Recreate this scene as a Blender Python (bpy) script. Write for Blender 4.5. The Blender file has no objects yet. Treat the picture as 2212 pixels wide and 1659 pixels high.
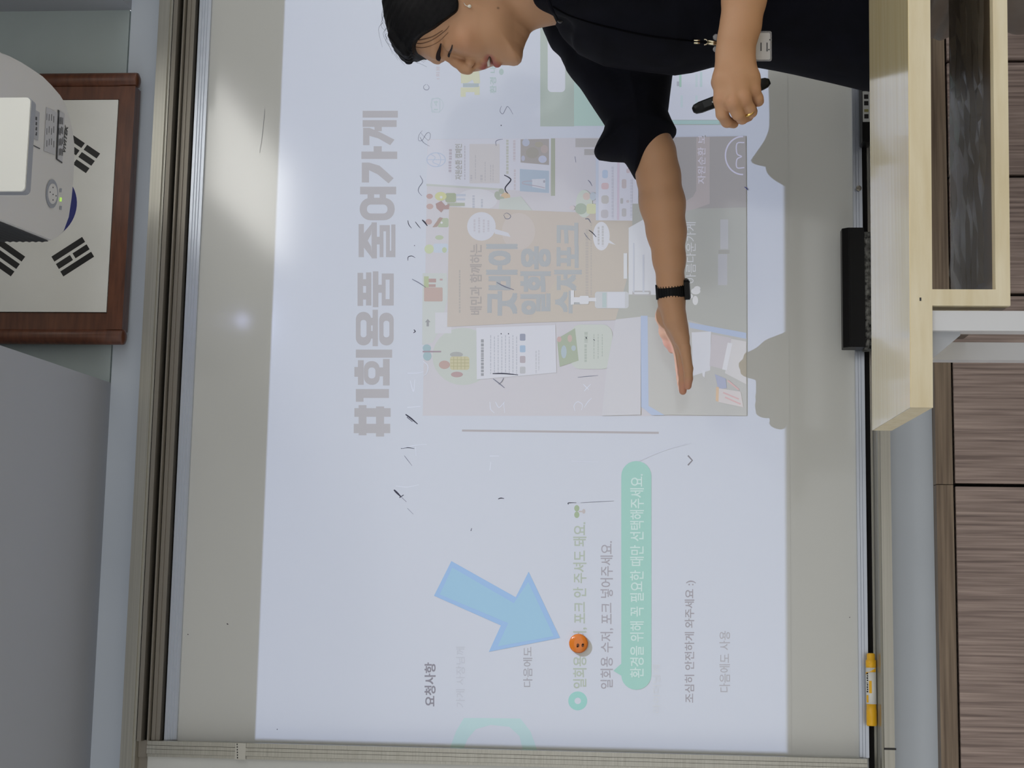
import bpy, math, random
import numpy as np
from mathutils import Vector, Matrix

# ---------------------------------------------------------------- camera / light / exposure
sc = bpy.context.scene
col = sc.collection
F_PX, CX, CY = 3500.0, 1106.0, 829.5          # focal length and centre in pixels of the 2212 x 1659 frame
CAM = np.array([0.0, -2.87, 1.25])
RW = np.array([[0.01879, 0.07925, -0.99668], [-0.98958, 0.14379, -0.00722], [0.14274, 0.98643, 0.08112]])
_u, _s, _v = np.linalg.svd(RW)
RW = _u @ _v                                   # rows: image right, image down, forward (the phone is held on its side)
cd = bpy.data.cameras.new('camera')
cd.sensor_fit = 'HORIZONTAL'
cd.sensor_width = 36.0
cd.lens = 36.0 * F_PX / 2212.0
cd.clip_start = 0.05
cam = bpy.data.objects.new('camera', cd)
col.objects.link(cam)
mw = Matrix.Identity(4)
for i in range(3):
    mw[i][0] = RW[0][i]
    mw[i][1] = -RW[1][i]
    mw[i][2] = -RW[2][i]
    mw[i][3] = CAM[i]
cam.matrix_world = mw
sc.camera = cam

world = bpy.data.worlds.new('room_ambient')
sc.world = world
world.use_nodes = True
world.node_tree.nodes['Background'].inputs[0].default_value = (0.97, 0.98, 1.0, 1)
world.node_tree.nodes['Background'].inputs[1].default_value = 0.95
sc.view_settings.view_transform = 'Standard'
sc.view_settings.look = 'None'
sc.view_settings.gamma = 1.0
sc.view_settings.use_curve_mapping = False
sc.view_settings.exposure = 0.0

LAMP_L = 5.0                                   # radiance of the ceiling panels
BEAM = 0.385                                    # irradiance the projector puts on the board
BEAM_COL = (0.77, 0.91, 1.42)
LENS = np.array([0.661, -0.70, 2.166])         # projector mirror: where the beam comes from
SLIDE = (-0.2255, 1.435, 0.9935, 1.926)        # x0, x1, z0, z1 of the projected picture on the board


def at(px, py, Y):
    d = RW.T @ np.array([px - CX, py - CY, F_PX])
    return CAM + d * ((Y - CAM[1]) / d[1])


def atz(px, py, Z):
    d = RW.T @ np.array([px - CX, py - CY, F_PX])
    return CAM + d * ((Z - CAM[2]) / d[2])


# ---------------------------------------------------------------- small toolbox
def lin(c):
    return tuple((v / 255.0 / 12.92) if v / 255.0 <= 0.04045 else ((v / 255.0 + 0.055) / 1.055) ** 2.4 for v in c)


def mat(name, rgb, rough=0.5, metal=0.0, spec=0.5, coat=0.0, linear=False, emit=None, alpha=None):
    m = bpy.data.materials.new(name)
    m.use_nodes = True
    b = m.node_tree.nodes['Principled BSDF']
    c = rgb if linear else lin(rgb)
    b.inputs['Base Color'].default_value = (c[0], c[1], c[2], 1)
    b.inputs['Roughness'].default_value = rough
    b.inputs['Metallic'].default_value = metal
    b.inputs['Specular IOR Level'].default_value = spec
    b.inputs['Coat Weight'].default_value = coat
    b.inputs['Coat Roughness'].default_value = 0.08
    if emit:
        b.inputs['Emission Color'].default_value = (emit[0], emit[1], emit[2], 1)
        b.inputs['Emission Strength'].default_value = emit[3]
    if alpha is not None:
        b.inputs['Alpha'].default_value = alpha
    return m


def grain(m, c0, c1, scale=(1, 1, 1), nscale=6.0, detail=4.0, lo=0.3, hi=0.7, bump=0.0, rough=None):
    """colour variation (wood grain, smudges) from stretched noise in object space"""
    nt = m.node_tree
    b = nt.nodes['Principled BSDF']
    tc = nt.nodes.new('ShaderNodeTexCoord')
    mp = nt.nodes.new('ShaderNodeMapping')
    mp.inputs['Scale'].default_value = scale
    no = nt.nodes.new('ShaderNodeTexNoise')
    no.inputs['Scale'].default_value = nscale
    no.inputs['Detail'].default_value = detail
    rp = nt.nodes.new('ShaderNodeValToRGB')
    rp.color_ramp.elements[0].position = lo
    rp.color_ramp.elements[1].position = hi
    rp.color_ramp.elements[0].color = (*lin(c0), 1)
    rp.color_ramp.elements[1].color = (*lin(c1), 1)
    nt.links.new(tc.outputs['Object'], mp.inputs['Vector'])
    nt.links.new(mp.outputs['Vector'], no.inputs['Vector'])
    nt.links.new(no.outputs['Fac'], rp.inputs['Fac'])
    nt.links.new(rp.outputs['Color'], b.inputs['Base Color'])
    if bump:
        bu = nt.nodes.new('ShaderNodeBump')
        bu.inputs['Strength'].default_value = bump
        bu.inputs['Distance'].default_value = 0.002
        nt.links.new(no.outputs['Fac'], bu.inputs['Height'])
        nt.links.new(bu.outputs['Normal'], b.inputs['Normal'])
    return m


BASES = {}


def tag(o, label=None, cat=None, group=None, kind=None):
    if label: o['label'] = label
    if cat: o['category'] = cat
    if group: o['group'] = group
    if kind: o['kind'] = kind
    return o


def thing(name, label, cat, loc, group=None):
    o = bpy.data.objects.new(name, None)
    o.empty_display_size = 0.05
    o.location = loc
    col.objects.link(o)
    BASES[o] = np.array(loc, float)
    return tag(o, label, cat, group)


def obj(name, vf, m, parent=None, smooth=False, label=None):
    v, f = vf
    v = np.asarray(v, float).reshape(-1, 3)
    base = BASES.get(parent, np.zeros(3)) if parent is not None else v.mean(0) * 0
    me = bpy.data.meshes.new(name)
    me.from_pydata((v - base).tolist(), [], [tuple(int(i) for i in q) for q in f])
    me.materials.append(m)
    if smooth:
        me.polygons.foreach_set('use_smooth', [True] * len(me.polygons))
    me.update()
    o = bpy.data.objects.new(name, me)
    col.objects.link(o)
    if parent is not None:
        o.parent = parent
        BASES[o] = base
    if label: o['label'] = label
    return o


def join(*parts):
    V, Fc, n = [], [], 0
    for v, f in parts:
        v = np.asarray(v, float).reshape(-1, 3)
        V.append(v)
        Fc += [[int(i) + n for i in q] for q in f]
        n += len(v)
    return np.concatenate(V), Fc


def box(x0, x1, y0, y1, z0, z1, bev=0.0):
    x0, x1 = min(x0, x1), max(x0, x1)
    y0, y1 = min(y0, y1), max(y0, y1)
    z0, z1 = min(z0, z1), max(z0, z1)
    if bev <= 0:
        v = [(x, y, z) for x in (x0, x1) for y in (y0, y1) for z in (z0, z1)]
        return v, [(0, 1, 3, 2), (4, 6, 7, 5), (0, 4, 5, 1), (2, 3, 7, 6), (0, 2, 6, 4), (1, 5, 7, 3)]
    import bmesh
    bm = bmesh.new()
    vs = [bm.verts.new(p) for p in [(x, y, z) for x in (x0, x1) for y in (y0, y1) for z in (z0, z1)]]
    for q in [(0, 1, 3, 2), (4, 6, 7, 5), (0, 4, 5, 1), (2, 3, 7, 6), (0, 2, 6, 4), (1, 5, 7, 3)]:
        bm.faces.new([vs[i] for i in q])
    bmesh.ops.bevel(bm, geom=bm.edges[:], offset=bev, segments=2, affect='EDGES')
    bm.verts.index_update()
    r = ([tuple(a.co) for a in bm.verts], [[a.index for a in q.verts] for q in bm.faces])
    bm.free()
    return r


def prism(poly, d):
    """a planar polygon (3-D points) swept along the vector d"""
    p = np.asarray(poly, float)
    n = len(p)
    v = np.concatenate([p, p + np.asarray(d, float)])
    f = [list(range(n))[::-1], list(range(n, 2 * n))] + [[i, (i + 1) % n, n + (i + 1) % n, n + i] for i in range(n)]
    return v, f


def tube(pts, r, n=8, cap=True):
    p = np.asarray(pts, float)
    r = np.full(len(p), r) if np.isscalar(r) else np.asarray(r, float)
    t = np.gradient(p, axis=0) if len(p) > 2 else np.repeat((p[1:] - p[:1]), 2, 0)
    t /= np.linalg.norm(t, axis=1)[:, None] + 1e-12
    a = np.array([0, 0, 1.0]) if abs(t[0][2]) < 0.9 else np.array([1.0, 0, 0])
    V, Fc = [], []
    for i in range(len(p)):
        u = np.cross(t[i], a); u /= np.linalg.norm(u)
        w = np.cross(t[i], u)
        a = -np.cross(t[i], u) if False else a
        for k in range(n):
            an = 2 * math.pi * k / n
            V.append(p[i] + r[i] * (math.cos(an) * u + math.sin(an) * w))
    for i in range(len(p) - 1):
        for k in range(n):
            k2 = (k + 1) % n
            Fc.append([i * n + k, i * n + k2, (i + 1) * n + k2, (i + 1) * n + k])
    if cap:
        Fc.append(list(range(n))[::-1])
        Fc.append([(len(p) - 1) * n + k for k in range(n)])
    return V, Fc


def lathe(c, axis, prof, n=24):
    """profile [(distance along axis, radius)] turned about an axis through c"""
    c = np.asarray(c, float); axis = np.asarray(axis, float); axis /= np.linalg.norm(axis)
    return tube_rings([c + axis * h for h, r in prof], [r for h, r in prof], axis, n)


def tube_rings(cs, rs, axis, n):
    a = np.array([0, 0, 1.0]) if abs(axis[2]) < 0.9 else np.array([1.0, 0, 0])
    u = np.cross(axis, a); u /= np.linalg.norm(u); w = np.cross(axis, u)
    V = [c + r * (math.cos(2 * math.pi * k / n) * u + math.sin(2 * math.pi * k / n) * w) for c, r in zip(cs, rs) for k in range(n)]
    Fc = [[i * n + k, i * n + (k + 1) % n, (i + 1) * n + (k + 1) % n, (i + 1) * n + k] for i in range(len(cs) - 1) for k in range(n)]
    Fc.append(list(range(n))[::-1]); Fc.append([(len(cs) - 1) * n + k for k in range(n)])
    return V, Fc


def zof(px, py, Y):
    return at(px, py, Y)[2]


def xof(px, py, Y):
    return at(px, py, Y)[0]


# ---------------------------------------------------------------- materials of the room
M = {}
M['wall'] = grain(mat('wall_paint', (208, 216, 225), 0.75, spec=0.2), (204, 212, 221), (212, 220, 229), nscale=3)
M['niche'] = grain(mat('niche_paint', (168, 178, 178), 0.6, spec=0.3), (176, 188, 188), (190, 202, 202), nscale=4)
M['soffit'] = mat('soffit_paint', (176, 180, 188), 0.8, spec=0.2)
M['ceiling'] = mat('ceiling_paint', (225, 225, 220), 0.9, spec=0.1)
M['floor'] = grain(mat('floor_vinyl', (190, 184, 174), 0.4), (180, 174, 164), (200, 194, 184), nscale=5)
M['board'] = mat('whiteboard_enamel', (206, 207, 203), 0.10, spec=0.55)
M['alu'] = grain(mat('anodised_aluminium', (176, 174, 164), 0.34, metal=0.85), (168, 165, 155), (186, 184, 174), scale=(0.3, 60, 60), nscale=8)
M['alu_dark'] = mat('brown_grey_aluminium', (140, 134, 124), 0.4, metal=0.7)
M['alu_blue'] = mat('pale_aluminium', (196, 202, 212), 0.3, metal=0.75)
M['groove'] = mat('dark_groove', (28, 26, 26), 0.7, spec=0.1)
M['maple'] = grain(mat('maple_edge', (233, 220, 187), 0.45), (225, 210, 173), (239, 228, 199), scale=(2.5, 22, 22), nscale=3, detail=6)
M['maple_top'] = grain(mat('maple_laminate', (238, 222, 176), 0.15, spec=0.8, coat=0.6), (230, 212, 162), (242, 227, 184), scale=(1.5, 26, 26), nscale=3, detail=6)
M['walnut'] = grain(mat('walnut_door', (112, 98, 94), 0.5), (112, 96, 91), (180, 161, 152), scale=(90, 90, 2.2), nscale=2.2, detail=8, lo=0.32, hi=0.68, bump=0.25)
M['walnut_h'] = grain(mat('walnut_strip', (104, 88, 74), 0.45), (98, 82, 68), (148, 130, 110), scale=(2.0, 90, 70), nscale=2.5, detail=6, bump=0.1)
M['white_metal'] = mat('white_powder_coat', (222, 224, 228), 0.35)
M['grey_bracket'] = mat('grey_bracket', (186, 190, 196), 0.5)
M['black_plastic'] = mat('black_plastic', (9, 9, 10), 0.4, spec=0.2)
M['felt'] = grain(mat('dusty_felt', (70, 70, 68), 0.95, spec=0.05), (34, 34, 34), (128, 128, 124), nscale=160, detail=3, bump=0.6)
M['frame_wood'] = grain(mat('flag_frame_wood', (96, 58, 40), 0.35), (82, 47, 32), (112, 68, 46), scale=(4, 20, 30), nscale=4, detail=6)
M['flag'] = grain(mat('flag_print', (210, 210, 204), 0.45), (230, 230, 224), (238, 238, 233), nscale=8)
M['black_ink'] = mat('black_print', (16, 14, 15), 0.4)
M['blue_ink'] = mat('blue_print', (22, 34, 120), 0.4)
M['red_ink'] = mat('red_print', (190, 32, 48), 0.4)
M['proj'] = mat('projector_shell', (216, 215, 213), 0.38)
M['proj_white'] = mat('projector_hood_white', (240, 241, 236), 0.35)
M['proj_dark'] = mat('projector_vent', (40, 42, 46), 0.5)
M['proj_grey'] = mat('projector_grey', (150, 154, 164), 0.4)
M['label_grey'] = mat('sticker_grey', (172, 174, 180), 0.4)
M['label_pale'] = mat('sticker_pale', (190, 190, 194), 0.35)
M['led'] = mat('green_led', (170, 210, 90), 0.3, emit=(0.45, 0.8, 0.12, 0.6))
M['yellow'] = mat('marker_yellow', (236, 178, 24), 0.35)
M['marker_white'] = mat('marker_white', (222, 222, 216), 0.35)
M['orange'] = mat('magnet_orange', (212, 112, 14), 0.2, coat=0.5)
M['ink_grey'] = mat('marker_ink_worn', (120, 120, 126), 0.6)
M['ink_dark'] = mat('marker_ink', (44, 42, 52), 0.6)
M['ink_pale'] = mat('marker_erased', (217, 218, 216), 0.5)
M['lamp'] = mat('lamp_diffuser', (255, 255, 255), 0.5, emit=(1.0, 0.99, 0.95, LAMP_L))
M['lamp_bright'] = mat('lamp_diffuser_bright', (255, 255, 255), 0.5, emit=(1.0, 0.99, 0.95, 8.5))
M['lamp_frame'] = mat('lamp_frame', (235, 235, 235), 0.5)

# ---------------------------------------------------------------- room shell
tag(obj('floor', box(-4, 5, -6.5, 0.1, -0.05, 0.0), M['floor']), kind='structure')
WZ = zof(238, 860, 0.0)                                   # foot of the soffit
tag(obj('wall_front', box(-4, 5, 0.0, 0.12, 0, WZ), M['wall']), kind='structure')
NX0, NX1 = 0.405, xof(270, 22, 0.0)                       # the niche the flag and the projector hang in
tag(obj('wall_niche', join(box(NX0, NX1, 0.0, 0.12, WZ + 0.003, 3.2),
                           box(NX0 - 0.02, NX1 + 0.02, 0.006, 0.12, WZ, WZ + 0.003)), M['niche']), kind='structure')
SOF_Y = -0.62
e0 = atz(235, 825, WZ)
e1 = atz(0, 745, WZ)
sl = (e1[0] - e0[0]) / (e1[1] - e0[1])
pl = [(-4, 0, WZ), (e0[0], 0, WZ), (e0[0] + sl * SOF_Y, SOF_Y, WZ), (-4, SOF_Y, WZ)]
tag(obj('trim_1', prism(pl, (0, 0, 0.9)), M['soffit']), kind='structure')
tag(obj('trim_2', box(NX1, 5, SOF_Y, 0.0, WZ, WZ + 0.9), M['soffit']), kind='structure')
tag(obj('ceiling', join(box(-4, 5, -6.5, SOF_Y, 2.8, 2.9), box(NX0 - .3, NX1 + .1, SOF_Y, 0.12, 2.8, 2.9)), M['ceiling']), kind='structure')

# ceiling lamps (behind and above the camera; the board mirrors one of them)
def lamp(x, y, label, w=0.36, l=1.2, m='lamp'):
    t = thing('ceiling_light', label, 'ceiling light', (x, y, 2.79), 'ceiling light panels')
    obj('diffuser', box(x - w / 2, x + w / 2, y - l / 2, y + l / 2, 2.775, 2.785), M[m], t)
    obj('frame', join(box(x - w / 2 - .03, x - w / 2, y - l / 2 - .03, y + l / 2 + .03, 2.765, 2.799),
                      box(x + w / 2, x + w / 2 + .03, y - l / 2 - .03, y + l / 2 + .03, 2.765, 2.799),
                      box(x - w / 2, x + w / 2, y - l / 2 - .03, y - l / 2, 2.765, 2.799),
                      box(x - w / 2, x + w / 2, y + l / 2, y + l / 2 + .03, 2.765, 2.799)), M['lamp_frame'], t)


lamp(1.66, -3.15, 'long white ceiling panel that the whiteboard mirrors, right of the camera', 0.42, 1.3, 'lamp_bright')
lamp(1.66, -1.35, 'long white ceiling panel nearest the whiteboard on the right')
lamp(3.4, -2.9, 'long white ceiling panel farthest to the right')
lamp(-1.5, -1.35, 'long white ceiling panel at the left end of the room')

# ---------------------------------------------------------------- whiteboard with its rails
wb = thing('whiteboard', 'large glossy whiteboard in aluminium rails with a slide projected on it', 'whiteboard', (0.45, 0, 0.87))
bz0, bz1 = zof(1850, 1000, 0), zof(398, 1000, 0)
obj('writing_surface', box(-1.9, 2.3, -0.004, 0.0, bz0 - 0.02, bz1 + 0.02), M['board'], wb)


XPAN = xof(1000, 1617, -0.034)                            # right edge of the sliding panel


def strip(name, pxs, py, y0, y1, m):
    """a straight rail along the wall between two image columns"""
    za, zb = zof(pxs[0], py, y1), zof(pxs[1], py, y1)
    return obj(name, box(-2.0 if (pxs[0] < 332 or pxs[0] >= 1870) else XPAN + .0005, 2.4, y0, y1, za, zb), m, wb)


# top rails from the outer edge inwards (columns read off at row 860 of the photo)
strip('outer_rail', (299.5, 324), 860, -0.001, -0.062, M['alu'])
strip('rail_lip', (325, 331), 860, -0.001, -0.056, M['alu'])
strip('rail_rib', (332.5, 341.5), 860, -0.001, -0.060, M['alu_dark'])
strip('rail_groove', (341.5, 354), 860, -0.001, -0.014, M['groove'])
strip('rail_rib', (354, 357.5), 860, -0.001, -0.044, M['alu_dark'])
strip('rail_groove', (357.5, 363), 860, -0.001, -0.012, M['groove'])
strip('rail_rib', (363, 371), 860, -0.001, -0.032, M['alu_dark'])
strip('rail_rib', (371.5, 381), 860, -0.001, -0.029, M['alu_dark'])
strip('rail_groove', (381, 390), 860, -0.001, -0.008, M['groove'])
for i, (a, b) in enumerate(((390, 396), (396.8, 402), (402.8, 408), (408.8, 416))):
    strip('board_frame_rib', (a, b), 860, -0.0005, -0.020 + 0.003 * i, M['alu_blue'])
# bottom rails and the pen tray
for i, (a, b) in enumerate(((1850, 1856), (1856.8, 1862), (1862.8, 1870))):
    strip('board_frame_rib', (a, b), 1000, -0.0005, -0.012 - 0.003 * i, M['alu_blue'])
strip('tray_groove', (1870, 1880), 1000, -0.001, -0.010, M['groove'])
tz = zof(1881, 1000, -0.02)
zf0, zf1 = zof(1904, 1000, -0.075), zof(1924, 1000, -0.075)
prof = [(-0.001, tz - 0.002), (-0.020, tz), (-0.023, tz - 0.004), (-0.030, tz - 0.004), (-0.033, tz - 0.002), (-0.044, tz - 0.003),
        (-0.047, tz - 0.006), (-0.056, tz - 0.006), (-0.059, tz - 0.004), (-0.070, tz - 0.005), (-0.072, tz - 0.008),
        (-0.075, tz - 0.009), (-0.075, zf1), (-0.001, zf1)]
obj('pen_tray', prism([(-2.0, y, z) for y, z in prof], (4.4, 0, 0)), M['alu'], wb)
ty = -0.026
p = at(1855, 407, -0.018)
obj('screw_head', lathe(p, (0, -1, 0), [(0, 0.005), (0.002, 0.005), (0.003, 0.003)], 12), M['alu_dark'], wb)
p = at(1932, 1618, -0.076)
obj('tape_mark', box(p[0] - .0016, p[0] + .0016, -0.0765, -0.0745, zf1 - .002, zf1 + .018), M['black_ink'], wb, label='black mark across the tray edge')

# the second panel that slides in front of the first, at the left end
sp = thing('sliding_panel', 'sliding white panel with aluminium edge at the left end of the whiteboard', 'whiteboard panel', (-0.6, -0.03, 0.87))
xa, xb = xof(1000, 1617, -0.034), xof(1000, 1652, -0.034)
za, zb = zof(1872, 1640, -0.03), zof(300, 1620, -0.034)
obj('panel_surface', box(-1.9, xb + 0.004, -0.030, -0.022, za, zof(317, 1640, -0.03)), M['board'], sp)
zc = zof(318, 1620, -0.036)
w = xa - xb
for i, (a, b, d) in enumerate(((0.0, 0.27, .0385), (0.29, 0.50, .0395), (0.52, 0.80, .0395), (0.82, 1.0, .036))):
    obj('frame_rib', box(xa - w * a, xa - w * b, -0.020, -d, za, zc), M['alu'], sp)
obj('corner_cap', box(xa + .001, xb - .001, -0.020, -0.041, zc, zb, 0.001), M['alu_dark'], sp)
obj('top_edge', box(-1.9, xb, -0.020, -0.034, zof(317, 1645, -.034), zb), M['alu_dark'], sp)
z0, z1 = zof(531, 1620, -.04), zof(508, 1620, -.04)
obj('clear_tape', box(xa, xb - .0005, -0.0397, -0.0402, z0, z1), mat('tape', (196, 194, 184), 0.2), sp, label='strip of clear tape with a dashed line')
obj('dashes', join(*[box(xa - w * (k + .2) / 6, xa - w * (k + .75) / 6, -0.0402, -0.0405, z1 - .004 - .001 * k / 3, z1 - .0022 - .001 * k / 3) for k in range(6)]), M['black_ink'], sp)

# ---------------------------------------------------------------- eraser, markers, magnet
def board_eraser():
    x0, x1 = xof(1850, 752, -0.05), xof(1850, 495, -0.05)
    ztop, zmid = zof(1820, 620, -0.055), zof(1867, 620, -0.055)
    t = thing('board_eraser', 'black board eraser with dusty grey felt standing in the pen tray', 'eraser', ((x0 + x1) / 2, -0.05, tz))
    yb, yf = -0.0275, -0.062
    zf = tz + 0.001
    pr = [(yb, ztop - 0.002), (yb - .004, ztop), (yf + .008, ztop), (yf, ztop - 0.010), (yf, zmid), (yb, zmid)]
    obj('holder', prism([(x0, y, z) for y, z in pr], (x1 - x0, 0, 0)), M['black_plastic'], t)
    obj('holder_edge', box(x0 + .001, x1 - .001, yf - .0012, yf, ztop - .016, ztop - .012), M['black_plastic'], t)
    rr = random.Random(3)
    N = 40
    V, Fc = [], []
    for i in range(N + 1):
        x = x0 - .003 + (x1 - x0 - 0.004) * i / N
        j = rr.uniform(-.0012, .0012)
        for y, z in ((yb - .002, zmid + .001), (yf + .003 + j, zmid + .001), (yf + .001 + j, (zmid + zf) / 2), (yf + .004 + j, zf), (yb - .002, zf)):
            V.append((x, y, z))
    for i in range(N):
        for k in range(5):
            Fc.append([i * 5 + k, i * 5 + (k + 1) % 5, i * 5 + 5 + (k + 1) % 5, i * 5 + 5 + k])
    Fc += [[4, 3, 2, 1, 0], [N * 5 + k for k in range(5)]]
    obj('felt', (V, Fc), M['felt'], t, label='grey dusty felt')


board_eraser()


def marker(px0, px1, col_px, name, label, body, caps, y=-0.040):
    a = at(col_px, px0, y); b = at(col_px, px1, y)
    r = 0.0088
    a[2] = b[2] = tz - 0.002 + r
    d = b - a; L = np.linalg.norm(d); d /= L
    t = thing(name, label, 'marker', tuple((a + b) / 2))
    obj('barrel', lathe(a, d, [(L * .30, r), (L * .80, r)], 20), body, t, True)
    obj('cap', lathe(a, d, [(0, r * .9), (.002, r), (L * .22, r), (L * .225, r * .94), (L * .30, r * .94)], 20), caps, t, True)
    obj('tip_plug', lathe(a, d, [(L * .80, r), (L * .90, r), (L * .91, r * .8), (L * .985, r * .78), (L, r * .55)], 20), caps, t, True)
    return t, a, d, L, r


mk, ma, mdv, mL, mr = marker(1568, 1411, 1885, 'yellow_marker', 'yellow and white board marker lying alone in the pen tray', M['marker_white'], M['yellow'])
# yellow sweep and lettering printed round the barrel, seen from the front
def on_barrel(s, ang):
    u = np.array([0, -1.0, 0]); w = np.array([0, 0, 1.0])
    return ma + mdv * (mL * s) + (mr + .0003) * (math.cos(ang) * u + math.sin(ang) * w)


def barrel_patch(name, s0, s1, a0, a1, m, slant=0.0):
    V, Fc, n = [], [], 6
    for i in range(n + 1):
        an = a0 + (a1 - a0) * i / n
        V += [on_barrel(s0 + slant * i / n, an), on_barrel(s1, an)]
    for i in range(n):
        Fc.append([2 * i, 2 * i + 1, 2 * i + 3, 2 * i + 2])
    obj(name, (V, Fc), m, mk)


barrel_patch('yellow_sweep', 0.80, 0.74, -0.9, 1.5, M['yellow'], -0.10)
barrel_patch('yellow_panel', 0.45, 0.62, 0.02, 0.55, M['yellow'])
barrel_patch('yellow_panel', 0.32, 0.42, 0.7, 1.2, M['yellow'])
for k in range(9):
    s = 0.46 + k * 0.031
    barrel_patch('lettering', s, s + (0.020 if k != 4 else 0.008), 0.72, 1.12 - 0.1 * (k % 2), M['black_ink'])
# black case half hidden behind the desk
p0, p1 = xof(1875, 312, -.045), xof(1875, 176, -.045)
bx = thing('eraser_case', 'narrow black case with a printed label in the tray, half hidden behind the desk', 'case', ((p0 + p1) / 2, -.045, tz))
obj('case_body', box(p0, p1, -0.024, -0.062, tz - .003, tz + .013, .001), M['black_plastic'], bx)
q0, q1 = xof(1875, 264, -.06), xof(1875, 198, -.06)
obj('label', box(q0, q1, -0.0621, -0.0624, tz - .001, tz + .012), mat('label_white', (170, 172, 170), 0.4), bx, label='pale printed label')
for k in range(4):
    xx = q0 + .006 + k * .012
    obj('print', box(xx, xx + (.008 if k != 1 else .005), -0.0624, -0.0627, tz + .002, tz + .0095), M['black_ink'] if k != 1 else mat('print_olive', (120, 116, 70), .5), bx)

c = at(1250, 1390, -0.006)
mg = thing('board_magnet', 'round orange magnet with a worn face stuck on the projected slide', 'magnet', (c[0], -0.0005, c[2]))
cc = np.array([c[0], -0.0006, c[2]])
obj('magnet_body', lathe(cc, (0, -1, 0), [(0, .0158), (.008, .0168), (.0105, .0160), (.0118, .0140), (.0122, .006), (.0122, 0.0001)], 40), M['orange'], mg, True)
obj('worn_mark', join(*[prism([cc + np.array([dx + r * math.cos(k * 1.05) * s, -.0123, dz + r * math.sin(k * 1.05)]) for k in range(6)], (0, -.0003, 0))
                        for dx, dz, r, s in ((-.003, .001, .0026, 1.3), (-.0055, .002, .0016, 1), (-.003, -.0072, .0022, 1.5), (-.0012, -.0082, .0016, 1))]), mat('magnet_wear', (96, 52, 14), 0.6), mg)

# ---------------------------------------------------------------- flag in its wooden frame
FY = -0.040
q = [at(257, 217, FY), at(231, 675, FY)]
fx1, fx0 = q[0][0], q[1][0]
fzb = (q[0][2] + q[1][2]) / 2
fw = fx1 - fx0
fh = fw * 2 / 3
tilt = (q[0][2] - q[1][2]) / fw
fl = thing('framed_flag', 'national flag print in a dark brown wooden frame above the whiteboard', 'flag', ((fx0 + fx1) / 2, -0.02, fzb))


def FP(u, v, y):                       # flag coordinates: u to the right in widths, v up in widths, 0 at the lower left corner
    return np.array([fx0 + u * fw, y, fzb + v * fw + (u - 0.5) * tilt * fw])


def fpoly(pts, y, d, name, m):
    return obj(name, prism([FP(u, v, y) for u, v in pts], (0, -d, 0)), m, fl)


fpoly([(0, 0), (1, 0), (1, 2 / 3), (0, 2 / 3)], FY, 0.004, 'flag_sheet', M['flag'])
ua, ub = -0.080, 1.066                 # inner ends of the round side bars
va = -0.078
fpoly([(ua, va), (ub, va), (ub, 0.66 + .08), (ua, 0.66 + .08)], -0.012, 0.020, 'backing_board', M['frame_wood'])
fpoly([(ua, va), (ub, va), (ub, -0.004), (ua, -0.004)], -0.030, 0.014, 'bottom_rail', M['frame_wood'])
fpoly([(ua, .671), (ub, .671), (ub, .745), (ua, .745)], -0.030, 0.014, 'top_rail', M['frame_wood'])
fpoly([(ua, -.004), (-0.004, -.004), (-0.004, .671), (ua, .671)], -0.030, 0.012, 'side_rail', M['frame_wood'])
fpoly([(1.004, -.004), (ub, -.004), (ub, .671), (1.004, .671)], -0.030, 0.012, 'side_rail', M['frame_wood'])
for u in (-0.110, 1.100):
    a = FP(u, va - .012, -0.034); b = FP(u, 0.76, -0.034)
    L = np.linalg.norm(b - a)
    obj('round_bar', lathe(a, b - a, [(0, .006), (.003, .0135), (.006, .0145), (L - .006, .0145), (L - .003, .0135), (L, .006)], 24), M['frame_wood'], fl, True)
# taegeuk
cu, cv, rr_ = 0.5, 1 / 3, 1 / 6
th = math.atan2(2 / 3, 1)


def yin(sign):
    pts = []
    ax = np.array([math.cos(-th), math.sin(-th)])        # upper left to lower right
    ay = np.array([-ax[1], ax[0]])
    n = 28
    for k in range(n + 1):
        an = math.pi + math.pi * k / n if sign < 0 else math.pi * k / n
        pts.append(rr_ * (math.cos(an) * ax + math.sin(an) * ay))
    # S curve back
    seq = []
    for k in range(n + 1):
        an = math.pi * k / n
        seq.append(rr_ / 2 * ax + rr_ / 2 * (math.cos(an) * ax + -math.sin(an) * ay))
    for k in range(n + 1):
        an = math.pi * k / n
        seq.append(-rr_ / 2 * ax + rr_ / 2 * (math.cos(an) * ax + math.sin(an) * ay))
    if sign < 0:
        pts = pts + seq[1:-1]
    else:
        pts = pts[::1] + seq[::-1][1:-1]
    return [(cu + a, cv + b) for a, b in pts]


fpoly(yin(1), FY - .004, 0.0004, 'red_half', M['red_ink'])
fpoly(yin(-1), FY - .004, 0.0004, 'blue_half', M['blue_ink'])


def trigram(u, v, ang, pat):
    a = math.radians(ang)
    ex = np.array([math.cos(a), math.sin(a)]); ey = np.array([-ex[1], ex[0]])
    L, t, g = 1 / 6, 1 / 36, 1 / 24
    for k, solid in enumerate(pat):
        o = (1 - k) * g
        for s0, s1 in (((-L / 2, L / 2),) if solid else ((-L / 2, -t / 4), (t / 4, L / 2))):
            fpoly([tuple(np.array([u, v]) + ex * s + ey * (o + w)) for s, w in ((s0, -t / 2), (s1, -t / 2), (s1, t / 2), (s0, t / 2))], FY - .004, .0004, 'trigram_bar', M['black_ink'])


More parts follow.
